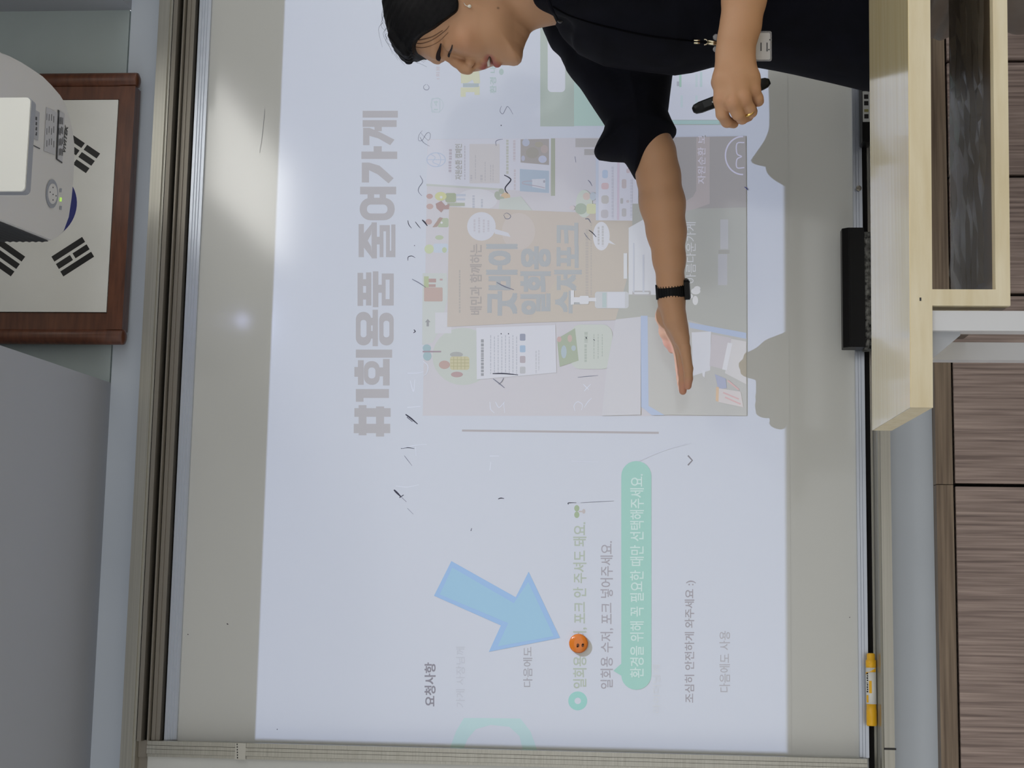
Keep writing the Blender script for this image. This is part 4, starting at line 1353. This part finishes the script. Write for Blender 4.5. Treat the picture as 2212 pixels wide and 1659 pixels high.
def sculpt(name, solid, h, m, parent, colour=None, label=None):
    v, q = solid.mesh(h)
    base = BASES[parent]
    me = bpy.data.meshes.new(name)
    me.vertices.add(len(v)); me.vertices.foreach_set('co', (v - base).astype(np.float32).ravel())
    me.loops.add(len(q) * 4); me.loops.foreach_set('vertex_index', q.astype(np.int32).ravel())
    me.polygons.add(len(q)); me.polygons.foreach_set('loop_start', np.arange(0, len(q) * 4, 4, dtype=np.int32))
    me.polygons.foreach_set('use_smooth', np.ones(len(q), bool))
    me.update(calc_edges=True); me.validate()
    me.materials.append(m)
    if colour is not None:
        at_ = me.color_attributes.new('tint', 'FLOAT_COLOR', 'POINT')
        at_.data.foreach_set('color', colour(v).astype(np.float32).ravel())
    o = bpy.data.objects.new(name, me)
    col.objects.link(o)
    o.parent = parent
    BASES[o] = base
    if label: o['label'] = label
    return o


# ---------------------------------------------------------------- the woman
HYC = -0.42
pe = thing('person', 'smiling woman in a loose black tunic, one arm held out across the whiteboard', 'person', (1.05, HYC, 0.0))
skin = mat('skin', (188, 145, 112), 0.5, spec=0.35)
_b = skin.node_tree.nodes['Principled BSDF']
_a = skin.node_tree.nodes.new('ShaderNodeVertexColor'); _a.layer_name = 'tint'
skin.node_tree.links.new(_a.outputs['Color'], _b.inputs['Base Color'])
_b.inputs['Subsurface Weight'].default_value = 0.12
_b.inputs['Subsurface Radius'].default_value = (0.008, 0.003, 0.0015)
_b.inputs['Subsurface Scale'].default_value = 1.0
hairm = grain(mat('black_hair', (11, 11, 14), 0.55, spec=0.16), (8, 8, 11), (16, 15, 18), scale=(12, 60, 30), nscale=6, detail=5, bump=0.25)
cloth = grain(mat('black_cotton', (11, 12, 20), 0.85, spec=0.12), (9, 10, 17), (14, 15, 25), nscale=20, detail=3)
trous = grain(mat('taupe_satin', (122, 112, 104), 0.45, spec=0.4), (112, 102, 95), (134, 124, 116), nscale=9)

body = Solid()
face_px = [(836, -10), (843, 25), (851, 55), (866, 84), (886, 102), (906, 114), (921, 124), (935, 130), (947, 131.5), (958, 126), (970, 123), (985, 125), (1000, 129),
           (1016, 134), (1030, 139), (1044, 140), (1058, 134), (1072, 136), (1085, 136.5), (1097, 137), (1108, 139), (1118, 137), (1126, 130), (1129, 119), (1130, 106), (1136, 88), (1143, 74), (1150, 40),
           (1130, 0), (1085, -40), (1030, -95), (980, -122), (930, -132), (885, -118), (852, -85), (837, -45)]
fp2 = px2s(face_px, HYC)
zj, ze = at(1115, 60, HYC)[2], at(985, 60, HYC)[2]


def headW(X, Z):
    return 0.056 + (0.077 - 0.056) * np.clip((Z - zj) / (ze - zj), 0, 1)


l_, h_ = bbox2(fp2, HYC - .08, HYC + .08)
body.add(inflate(fp2, HYC, headW, 0.105, 2.3), l_, h_, .01)
Hd = lambda px, py, w: at(px, py, HYC) + np.array([0, w, 0])
for sgn in (-1, 1):
    body.ell(Hd(962, 120, sgn * .031), (.013, .016, .010), .012, 'sub')                 # eye hollow
    body.ell(Hd(973, 107, sgn * .031), (.0125, .015, .0085), .006)                      # lidded eye
    body.ell(Hd(1013, 104, sgn * .043), (.022, .022, .020), .020)                       # cheek
    body.ell(Hd(1017, 139, sgn * .0125), (.0085, .0075, .0075), .005)                   # nostril wing
    body.cap([(*Hd(1043, 141, 0), .0058), (*Hd(1046, 134, sgn * .012), .0048), (*Hd(1055, 120, sgn * .023), .0022)], .004)
    body.cap([(*Hd(1074, 137, 0), .0058), (*Hd(1071, 131, sgn * .011), .0050), (*Hd(1060, 120, sgn * .022), .0022)], .004)
    body.ell(Hd(1060, 70, sgn * .043), (.035, .018, .03), .02)                          # jaw angle
    body.cap([(*Hd(942, 122, sgn * .012), .005), (*Hd(948, 109, sgn * .036), .005)], .010)   # brow
body.cap([(*Hd(962, 122, 0), .0055), (*Hd(985, 134, 0), .0072), (*Hd(1003, 146, 0), .0088), (*Hd(1011, 149, 0), .0086)], .006)
body.cap([(*Hd(1013, 148, 0), .0075), (*Hd(1023, 141, 0), .005)], .004)
body.cap([(*Hd(1024, 140, 0), .0045), (*Hd(1036, 141, 0), .0045)], .006)
for sgn in (-1, 1):
    body.ell(Hd(1023, 142.5, sgn * .0065), (.0042, .0026, .004), .002, 'sub')
body.ell(Hd(1060, 134, 0), (.012, .017, .0034), .002, 'sub')                            # open mouth
# ear (only its lower front edge is in the picture)
ew = -.079
body.ell(Hd(1018, -14, ew + .006), (.017, .007, .028), .004)
body.ell(Hd(1012, -6, ew - .001), (.008, .005, .014), .003, 'sub')
body.cap([(*Hd(1000, 2, ew), .0035), (*Hd(1014, 8, ew), .0038), (*Hd(1026, 4, ew), .003)], .003)
body.cap([(*Hd(1029, -8, ew - .003), .0032), (*Hd(1031, 6, ew - .003), .0034)], .003)
body.cap([(*Hd(1046, -10, ew - .001), .0052), (*Hd(1043, 7, ew - .002), .005)], .003)
# neck, shoulders and the trunk inside the clothes
body.cap([(*Hd(1090, -25, 0), .050), (*Hd(1150, -28, 0), .0575), (*Hd(1205, -32, 0), .0605)], .022)
body.cap([(*Hd(1285, -60, -.09), .045), (*Hd(1285, -50, .09), .045)], .03)
body.cap([(*Hd(1300, -55, 0), .075), (*Hd(1560, -20, 0), .09), (*Hd(1800, -20, 0), .10)], .03)
# right arm, reaching left across the board
ra = [V4(1245, 20, -.30, .046), V4(1356, 180, -.262, .037), V4(1412, 330, -.222, .0352), V4(1422, 378, -.213, .0352), V4(1431, 440, -.205, .0366), V4(1439.5, 500, -.194, .0317),
      V4(1445.5, 560, -.182, .0259), V4(1448.5, 610, -.171, .0215), V4(1450, 645, -.164, .0208)]
body.cap(ra, .012)
YH = -.160
body.cap([V4(1450, 645, YH, .0200), V4(1439, 684, -.134, .0165), V4(1445, 705, -.120, .0130)], .010)            # ball of the thumb
body.cap([V4(1452, 648, -.163, .0195), V4(1457, 690, -.166, .0175), V4(1471, 728, -.158, .0125)], .010)         # outer edge of the palm
mcp = [(1479, 752, -.155, .0098), (1475, 757, -.138, .0106), (1471, 759, -.120, .0108), (1467, 757, -.103, .0106)]
for (a, b, y, r) in mcp:
    body.cap([V4(1452, 660, YH + (y + .128) * .5, .0170), V4(a - 12, b - 45, (y * .8 + YH * .2), r * 1.25), V4(a, b, y, r)], .009)
body.cap([V4(*mcp[0]), V4(1486.5, 796, -.147, .0082), V4(1487, 818, -.143, .0074), V4(1486, 834, -.139, .0062)], .003)
body.cap([V4(*mcp[1]), V4(1477, 805, -.131, .0086), V4(1476, 828, -.127, .0078), V4(1475, 845, -.123, .0064)], .003)
body.cap([V4(*mcp[2]), V4(1473, 806, -.114, .0086), V4(1473, 826, -.110, .0078), V4(1474, 842, -.107, .0064)], .003)
body.cap([V4(*mcp[3]), V4(1470, 798, -.099, .0084), V4(1471, 816, -.097, .0076), V4(1472, 830, -.095, .0063)], .003)
body.cap([V4(1439, 690, -.126, .0140), V4(1439, 716, -.110, .0118), V4(1446, 738, -.099, .0100), V4(1452, 754, -.093, .0076)], .006)
# left arm, bent across the front of the body, hand over the pointer
YF = -.605
la = [V4(1350, -110, -.56, .045), V4(1640, -190, -.60, .040), V4(1622, -70, -.612, .034), V4(1607, 0, YF - .004, .0300), V4(1600, 54, YF, .0276), V4(1591, 90, YF, .0255), V4(1588, 115, YF, .0238)]
body.cap(la, .012)
lm = [(1558, 216, -.617, .0112), (1583, 222, -.627, .0116), (1606, 213, -.624, .0110), (1627, 194, -.612, .0100)]
for (a, b, y, r), ws in zip(lm, (1574, 1584, 1593, 1602)):
    body.cap([V4(ws, 118, YF, .0185), V4((a * 1.25 + ws * .75) / 2, 172, (y + YF) / 2 - .004, .0155), V4(a, b, y, r)], .009)
body.cap([V4(*lm[0]), V4(1560, 247, -.612, .0088), V4(1570, 263, -.596, .0082), V4(1585, 267, -.580, .0070)], .003)
body.cap([V4(*lm[1]), V4(1594, 247, -.618, .0086), V4(1603, 256, -.600, .0082), V4(1617, 252, -.582, .0070)], .003)
body.cap([V4(*lm[2]), V4(1619, 235, -.612, .0084), V4(1623, 242, -.598, .0080), V4(1626, 240, -.582, .0070)], .003)
body.cap([V4(*lm[3]), V4(1636, 212, -.604, .0084), V4(1638, 218, -.594, .0076), V4(1634, 220, -.580, .0068)], .003)
body.cap([V4(1572, 135, -.592, .0150), V4(1557, 178, -.574, .0125), V4(1562, 204, -.566, .0104), V4(1578, 218, -.566, .0082)], .008)
for (a, b, y, r) in lm:                                                        # knuckles
    body.ell(at(a, b - 2, y - .004), (.0085, .0085, .0085), .006)


def skin_colour(v):
    base = np.array(lin((188, 145, 112)))
    c_ = np.repeat(base[None], len(v), 0)

    def blob(p_, r, rgb, k=1.0):
        d = np.linalg.norm((v - p_) / r, axis=1)
        w = np.clip(1.3 - d, 0, 1)[:, None] * k
        return c_ * (1 - w) + np.array(lin(rgb)) * w
    for sg in (-1, 1):
        for t in np.linspace(0, 1, 6):
            c_ = blob(Hd(1044 + 10 * t, 146 - 24 * t, sg * .022 * t), (.0085, .006, .0062), (158, 84, 84), .8)
            c_ = blob(Hd(1074 - 12 * t, 143 - 22 * t, sg * .021 * t), (.0085, .006, .0066), (160, 86, 86), .8)
        c_ = blob(Hd(1010, 112, sg * .05), (.03, .03, .026), (186, 134, 104), .5)
    c_ = blob(Hd(1060, 126, 0), (.010, .014, .0030), (60, 30, 30), .9)
    c_ = blob(at(1076, 18, HYC - .056), (.0022, .006, .0022), (70, 48, 40), .8)
    c_ = blob(at(1447, 740, -.095), (.02, .02, .03), (212, 150, 134), .6)  # thumb: pink of the projector light painted into the skin
    for (a, b, y, r) in lm:
        c_ = blob(at(a, b, y), (.011, .014, .010), (190, 134, 108), .6)
    for a, b, y in ((1475, 845, -.123), (1487, 834, -.14), (1472, 800, -.13)):
        c_ = blob(at(a, b, y), (.014, .02, .022), (198, 140, 118), .6)
    return np.concatenate([c_, np.ones((len(v), 1))], 1)


sculpt('body', body, 0.0016, skin, pe, skin_colour)

# hair: a close cap over the skull, cut along the hairline
hair = Solid()
cut_px = [(815, -60), (822, 10), (826, 45), (835, 72), (848, 96), (862, 116), (878, 136), (890, 126), (889, 110), (886, 97), (893, 84), (912, 76), (935, 69), (958, 55), (977, 44), (991, 33),
          (994, 18), (990, 4), (984, -8), (1000, -32), (1040, -60), (1075, -90), (1060, -150), (950, -175), (860, -150), (818, -110)]
cp2 = px2(cut_px, HYC - .05)
hp2 = px2s([(836, -10), (840, 22), (847, 52), (860, 82), (880, 104), (906, 116)] + face_px[6:], HYC)
hf = inflate(hp2, HYC, lambda X, Z: headW(X, Z) + .006, 0.105, 2.3)
cf = sd_poly(cp2)
sdz = at(900, 0, HYC)


def hairf(X, Y, Z):
    st = 0.0005 * np.sin((Z - sdz[2]) * 520 + (X - sdz[0]) * 330 + 3 * np.sin((Y - HYC) * 60)) + 0.0003 * np.sin((Z - sdz[2]) * 1100 + (X - sdz[0]) * 500 + 40 * Y)
    return np.maximum(hf(X, Y, Z) - 0.0085 + st, cf(X, Z) + 0.0 * Y)


l_, h_ = bbox2(hp2, HYC - .1, HYC + .1)
hair.add(hairf, np.array(l_) - .012, np.array(h_) + .012, .004)
for w in (-.022, -.008, .010, .026):
    hair.cap([(*Hd(858, 88, w * 1.2), .011), (*Hd(872, 108, w), .009), (*Hd(881 - abs(w) * 100, 122, w * .8), .0045), (*Hd(886 - abs(w) * 100, 127, w * .7), .002)], .006)
hair.cap([(*Hd(1000, -110, 0), .035), (*Hd(1040, -150, 0), .045), (*Hd(1075, -160, 0), .03)], .015)        # tied back, outside the frame
sculpt('hair', hair, 0.0018, hairm, pe)

# loose strands
rr = random.Random(4)
st = []
for k in range(15):
    w = rr.uniform(-.03, .03)
    a = Hd(838 + rr.uniform(0, 40), 55 + rr.uniform(0, 45), w)
    q_ = rr.uniform(0, 1)
    b = Hd(850 + 28 * q_ + rr.uniform(-4, 4), 96 + 18 * q_ + rr.uniform(0, 6), w * 1.1)
    c_ = Hd(868 + 60 * q_, 122 + 16 * q_ + rr.uniform(-3, 9), w)
    pts = np.array(spline([tuple(a), tuple(b), tuple(c_)], 7))
    st.append(tube(pts, np.linspace(.00028, .00012, len(pts)), 4))
for k in range(14):
    a = Hd(826 + rr.uniform(4, 12), rr.uniform(-10, 60), rr.uniform(-.03, .03))
    b = a + np.array([rr.uniform(-.03, .005), 0, rr.uniform(.002, .008)]); c_ = a + np.array([rr.uniform(-.055, -.02), 0, rr.uniform(-.02, .0)])
    pts = np.array(spline([tuple(a), tuple(b), tuple(c_)], 6))
    st.append(tube(pts, np.linspace(.00026, .0001, len(pts)), 4))
o = obj('loose_hair', join(*st), hairm, pe)
o['kind'] = 'stuff'


def on_face(pts, lift, n=5):
    out = []
    for a, b in spline(pts, n):
        p_ = body.hit(a, b)
        if p_ is not None:
            dr = CAM - p_
            out.append(p_ + dr / np.linalg.norm(dr) * lift)
    return np.array(out)


for pts, r0, r1 in (([(890, 92), (912, 94), (938, 84), (962, 66), (970, 56)], .0008, .0004), ([(889, 100), (915, 103), (945, 92), (968, 70)], .0006, .0003), ([(888, 88), (910, 86), (935, 79), (956, 66)], .0010, .0005)):
    p_ = on_face(pts, .001)
    if len(p_) > 3:
        obj('hair_strand', tube(p_, np.linspace(r0, r1, len(p_)), 6), mat('brown_black_hair', (112, 82, 62), 0.7), pe, True)
dark = mat('eyebrow_hair', (44, 36, 38), 0.7, spec=0.1)
p_ = on_face([(952, 94), (949, 105), (946.5, 116), (946.5, 124), (948.5, 130)], .0002)
if len(p_) > 3:
    obj('eyebrow', tube(p_, np.interp(np.linspace(0, 1, len(p_)), (0, .35, .8, 1), (.0012, .0034, .0042, .002)), 8), dark, pe, True)
p_ = on_face([(977, 97), (975.5, 105), (972, 113), (969.5, 120), (970, 124)], .0004)
if len(p_) > 3:
    obj('eyelashes', tube(p_, np.interp(np.linspace(0, 1, len(p_)), (0, .5, .85, 1), (.0007, .0020, .0017, .0006)), 8), mat('eye_dark', (26, 20, 24), 0.5), pe, True)
tooth = Hd(1054, 133, 0)
obj('teeth', lathe(tooth + np.array([0, 0, -.0035]), (0, 0, 1), [(0, .0070), (.0012, .0078), (.0042, .0078)], 20), mat('tooth_white', (214, 210, 200), 0.25), pe, True)
ep = body.hit(1015, 9)
if ep is None: ep = Hd(1014, 12, -.08)
ep = at(1014, 13.5, ep[1] - .004)
obj('earring', join(lathe(ep + np.array([0, 0, -.0032]), (0, 0, 1), [(0, .0006), (.0008, .0020), (.0024, .0028), (.0040, .0026), (.0058, .0013), (.0064, .0006)], 14),
                    tube([ep + np.array([0, 0, .003]), ep + np.array([.002, .0005, .0065]), ep + np.array([.0065, .002, .009])], .0006, 6)), mat('pearl', (226, 224, 214), 0.15, spec=0.8), pe, True, label='pearl drop earring')
# ring on the left hand
rp = at(1616, 239, -.610)
rd = at(1622, 241, -.598) - at(1606, 213, -.624); rd /= np.linalg.norm(rd)
obj('finger_ring', lathe(rp - rd * .0015, rd, [(0, .0098), (.0006, .0104), (.0024, .0104), (.003, .0098)], 28), mat('gold', (212, 178, 104), 0.25, metal=1), pe, True, label='thin gold ring')

# tunic
tun = Solid()
tp = px2s([(1150, -90), (1166, -30), (1178, 0), (1190, 26), (1202, 51), (1209, 62), (1240, 100), (1300, 125), (1400, 140), (1460, 146), (1500, 139), (1545, 127), (1590, 125), (1640, 128),
           (1680, 135), (1720, 143), (1800, 161), (1865, 177), (1930, 188), (1985, 190), (1990, -235), (1900, -225), (1750, -195), (1600, -160), (1450, -190), (1300, -215), (1210, -190), (1165, -140)], HYC)
zt0, zt1 = at(1175, 0, HYC)[2], at(1300, 0, HYC)[2]


def tunW(X, Z):
    return 0.090 + (0.165 - 0.090) * np.sqrt(np.clip((zt0 + .01 - Z) / (zt0 - zt1), 0, 1))


l_, h_ = bbox2(tp, HYC - .17, HYC + .17)
tun.add(inflate(tp, HYC, tunW, 0.13, 2.1), l_, h_, .012)
sp_px = [(1166, 58), (1172, 78), (1180, 100), (1194, 126), (1213, 143), (1225, 168), (1250, 196), (1276, 230), (1299, 261), (1308, 274), (1303, 290), (1289, 314), (1282, 330), (1290, 339), (1320, 341.5),
         (1347, 341), (1359, 357), (1372, 376), (1384, 366), (1420, 330), (1449, 297), (1463, 280), (1451, 261), (1442, 243), (1447, 205), (1453, 166), (1464, 145), (1480, 60), (1440, -60), (1260, -60), (1190, -20), (1178, 25)]
sp2 = px2s(sp_px, -.225)
pA, pB = at(1230, 40, -.225), at(1410, 330, -.225)
dAB = (pB - pA)[[0, 2]]; LAB = dAB @ dAB


def slY(X, Z):
    t = np.clip(((X - pA[0]) * dAB[0] + (Z - pA[2]) * dAB[1]) / LAB, -.3, 1.2)
    return -.305 + .098 * t


l_, h_ = bbox2(sp2, -.42, -.10)
tun.add(inflate(sp2, slY, 0.074, 0.05, 2.2), l_, h_, .015)
# near sleeve, outside the frame
tun.cap([V4(1235, -70, -.53, .075), V4(1330, -110, -.55, .080), V4(1440, -150, -.575, .072)], .03)
# room for the left forearm
tun.cap([V4(1660, -110, -.61, .05), V4(1620, -60, -.615, .045)], .01, 'sub')


def folds(X, Y, Z):
    a = X * 150 + 5 * np.sin(Z * 9 + 2 * X * 10) + Y * 25
    b = Z * 42 + 9 * np.sin(X * 13 + Z * 5) + Y * 30
    zz = np.clip((Z - at(1560, 60, HYC)[2]) * 6 + .6, 0, 1)
    far = np.clip((-.36 - Y) / .06, 0.12, 1)
    return far * (0.0026 * np.sin(a) * zz + 0.0014 * np.sin(a * .43 + 1.3) + 0.0008 * np.sin(b))


tun.add(folds, (-9, -9, -9), (9, 9, 9), 0, 'warp')
sculpt('tunic', tun, 0.0026, cloth, pe, label='loose black tunic with wide half sleeves')
bp = tun.hit(1210, 44)
if bp is not None:
    obj('collar_button', lathe(bp + np.array([0, .001, 0]), (0, -1, 0), [(0, .0045), (.002, .0045), (.0026, .003), (.0020, .0005)], 16), mat('button_dark', (60, 58, 58), 0.3), pe)
cpts = []
for a, b in spline([(1177, -6), (1184, 12), (1191, 27), (1200, 46)], 5):
    p_ = tun.hit(a + 5, b)
    if p_ is not None: cpts.append(p_ + np.array([0, -.001, 0]))
if len(cpts) > 3:
    obj('collar_band', tube(cpts, .0032, 8), cloth, pe, True)

# trousers and shoes, mostly behind the desk
tr = Solid()
tp2 = px2s([(1890, 110), (1950, 92), (2010, 71), (2050, 63), (2120, 50), (2180, 37), (2230, 31), (2300, 28), (2300, -200), (2100, -215), (1890, -200)], HYC)
l_, h_ = bbox2(tp2, HYC - .155, HYC + .155)
tr.add(inflate(tp2, HYC, .155, .10, 2.1), l_, h_, .01)
for sg in (-1, 1):
    tr.cap([(*at(2280, -85, HYC)[[0]], HYC + sg * .075, at(2280, -85, HYC)[2], .085), (1.16, HYC + sg * .085, .10, .060)], .03)
tr.add(lambda X, Y, Z: 0.003 * np.sin(X * 70 + Z * 60 + 6 * np.sin(Z * 24)) + .002 * np.sin(Z * 130 + X * 40), (-9, -9, -9), (9, 9, 9), 0, 'warp')
sculpt('trousers', tr, 0.004, trous, pe, label='taupe satin trousers')
for sg in (-1, 1):
    sh = Solid()
    sh.cap([(1.18, HYC + sg * .085, .038, .036), (1.05, HYC + sg * .09, .030, .028), (.98, HYC + sg * .092, .028, .026)], .015)
    sh.add(lambda X, Y, Z: 0.004 - Z, (-9, -9, -9), (9, 9, 9), 0, 'and')
    sculpt('shoe', sh, 0.004, M['black_plastic'], pe)

# ---------------------------------------------------------------- what she wears and holds
# watch
wc = at(1450, 629, -.167)
ax_ = at(1451, 650, -.163) - at(1448, 605, -.172); ax_ /= np.linalg.norm(ax_)
wt = thing('wristwatch', 'black smart watch with a ribbed strap on the outstretched wrist', 'watch', tuple(wc))
obj('strap', lathe(wc - ax_ * .0105, ax_, [(0, .0212), (.0008, .0238), (.006, .0244), (.015, .0244), (.0202, .0238), (.021, .0212)], 40), mat('strap_black', (10, 10, 12), 0.6, spec=0.2), wt, True)
for k in range(11):
    an = math.radians(-62 + k * 12)
    u = np.array([0, -1.0, 0]); u -= ax_ * (u @ ax_); u /= np.linalg.norm(u); w_ = np.cross(ax_, u)
    c_ = wc + .0244 * (math.cos(an) * u + math.sin(an) * w_)
    obj('strap_link', tube([c_ - ax_ * .0095, c_ + ax_ * .0095], .0008, 6), mat('strap_black_rib', (8, 8, 10), 0.5, spec=0.2) if k == 0 else bpy.data.materials['strap_black_rib'], wt, True)
dn = np.array([0, 0, -1.0]); dn -= ax_ * (dn @ ax_); dn /= np.linalg.norm(dn)
sd_ = np.cross(ax_, dn)


def obox(c_, e1, e2, e3, a, b, d):
    v = [c_ + e1 * a * i + e2 * b * j + e3 * d * k for i in (-1, 1) for j in (-1, 1) for k in (-1, 1)]
    return v, [(0, 1, 3, 2), (4, 6, 7, 5), (0, 4, 5, 1), (2, 3, 7, 6), (0, 2, 6, 4), (1, 5, 7, 3)]


def orr(c_, e1, e2, e3, a, b, r, d):
    """rounded slab in an arbitrary frame"""
    pts = []
    for sx, sy, a0 in ((1, 1, 0), (-1, 1, 90), (-1, -1, 180), (1, -1, 270)):
        for k in range(5):
            an = math.radians(a0 + 22.5 * k)
            pts.append(c_ + e1 * (sx * (a - r) + r * math.cos(an)) + e2 * (sy * (b - r) + r * math.sin(an)) - e3 * d)
    return prism(pts, e3 * 2 * d)


cc = wc + dn * .0262 - ax_ * .001
obj('case', orr(cc, ax_, sd_, dn, .0170, .0150, .006, .0042), M['black_plastic'], wt, label='black watch case')
obj('screen', orr(cc + dn * .0048, ax_, sd_, dn, .0150, .0132, .005, .0009), mat('watch_glass', (20, 20, 24), 0.06, spec=0.8), wt)
obj('crown', lathe(cc - ax_ * .018 - sd_ * .004, ax_, [(-.001, .0022), (.0012, .0024)], 12), mat('steel', (150, 150, 150), 0.3, metal=1), wt)
cl = wc - dn * .0235
obj('clasp', orr(cl, ax_, sd_, dn, .0125, .010, .004, .0028), M['black_plastic'], wt)

# pointer in the left hand
pa, pb = at(1502, 236, -.588), at(1657, 178, -.588)
pd_ = pb - pa; pL = np.linalg.norm(pd_); pd_ /= pL
e2_ = np.array([0, -1.0, 0]); e2_ -= pd_ * (e2_ @ pd_); e2_ /= np.linalg.norm(e2_); e3_ = np.cross(pd_, e2_)
ck = thing('presentation_pointer', 'slim black presentation remote held in the left hand of the woman', 'remote control', tuple((pa + pb) / 2))
V, Fc = [], []
secs = [(-.004, .0035, .003), (-.0005, .0068, .005), (.008, .0082, .0062), (pL * .5, .0085, .0066), (pL - .008, .0082, .0062), (pL - .001, .0072, .005), (pL + .004, .004, .003)]
for s, a, b in secs:
    for k in range(16):
        an = 2 * math.pi * k / 16
        V.append(pa + pd_ * s + e3_ * a * np.sign(math.cos(an)) * abs(math.cos(an)) ** .6 + e2_ * b * np.sign(math.sin(an)) * abs(math.sin(an)) ** .6)
for i in range(len(secs) - 1):
    for k in range(16):
        Fc.append([i * 16 + k, i * 16 + (k + 1) % 16, (i + 1) * 16 + (k + 1) % 16, (i + 1) * 16 + k])
Fc += [list(range(16))[::-1], [(len(secs) - 1) * 16 + k for k in range(16)]]
obj('casing', (V, Fc), mat('pointer_black', (10, 12, 13), 0.35, spec=0.2), ck, True)
obj('button_panel', obox(pa + pd_ * .024 + e2_ * .0064, pd_, e3_, e2_, .012, .0048, .0006), mat('pointer_gloss', (14, 17, 17), 0.15, spec=0.3), ck)
obj('indicator', obox(pa + pd_ * .026 + e3_ * .001 + e2_ * .0072, pd_, e3_, e2_, .0010, .0010, .0003), mat('pointer_dot', (190, 200, 200), 0.3), ck)

# name badge on a lanyard
BY = -.572
p0, p1 = at(1667, 67, BY), at(1632, 132, BY)
bg = thing('name_badge', 'white name badge in a clear sleeve hanging from a metal clip on the black tunic', 'name badge', tuple((p0 + p1) / 2))
bx0, bx1, bz0_, bz1_ = p1[0], p0[0], p0[2], at(1598, 100, BY)[2]
film = mat('badge_sleeve', (190, 190, 194), 0.12, spec=0.7, alpha=0.35)
obj('sleeve', prism(rrect(bx0, bx1, bz0_, bz1_, .003, BY), (0, .0012, 0)), film, bg, label='clear plastic sleeve')
obj('card', prism(rrect(bx0 + .002, bx1 - .003, bz0_ + .0025, bz1_ - .006, .002, BY - .0006), (0, .0005, 0)), mat('card_paper', (206, 206, 208), 0.4), bg)
for (a, b, c_, d_) in ((1656, 92, 1658, 111), (1643, 92, 1645, 110)):
    q0, q1 = at(a, d_, BY - .0012), at(c_, b, BY - .0012)
    obj('card_print', box(q0[0], q1[0], BY - .0010, BY - .0013, q0[2], q1[2]), M['proj_dark'], bg)
for a, b in ((1663, 86), (1661, 107)):
    q0 = at(a, b, BY - .001)
    obj('sleeve_dot', lathe(q0, (0, -1, 0), [(0, .001), (.0004, .001)], 8), M['proj_dark'], bg)
metal = mat('clip_metal', (214, 204, 176), 0.25, metal=1)


def clip(x0, y0, x1, y1, r, name):
    a, b = at(x0, y0, BY - .003), at(x1, y1, BY - .003)
    obj(name, tube([a, (a + b) / 2, b], [r, r, r], 8), metal, bg, True)


clip(1499, 87.5, 1512, 87.5, .0014, 'clip_bar'); clip(1499, 93, 1512, 93, .0014, 'clip_bar')
clip(1530, 88.5, 1549, 92, .0018, 'clip_jaw'); clip(1530, 94, 1549, 96, .0018, 'clip_jaw')
cp = [tuple(at(a, b, BY - .003)) for a, b in spline([(1521, 85), (1526, 86), (1528, 90), (1527, 95), (1521, 97)], 4)]
obj('clip_hook', tube(cp, .0009, 6), metal, bg, True)
for y in (81, 107):
    q0 = at(1547, y, BY)
    obj('sleeve_ring', lathe(q0, (0, -1, 0), [(0, .0045), (.0012, .005), (.0022, .0045)], 16), film, bg, True)
stp = []
for a, b in spline([(1195, 15), (1230, 34), (1300, 56), (1400, 78), (1498, 90)], 6):
    p_ = tun.hit(a, b)
    if p_ is not None: stp.append(p_ + np.array([0, -.0015, 0]))
stp.append(at(1499, 90, BY - .003)); stp.append(at(1528, 91, BY - .003))
obj('lanyard_strap', tube(stp, .0018, 6), mat('lanyard_black', (8, 8, 12), 0.9, spec=0.05), bg, True)
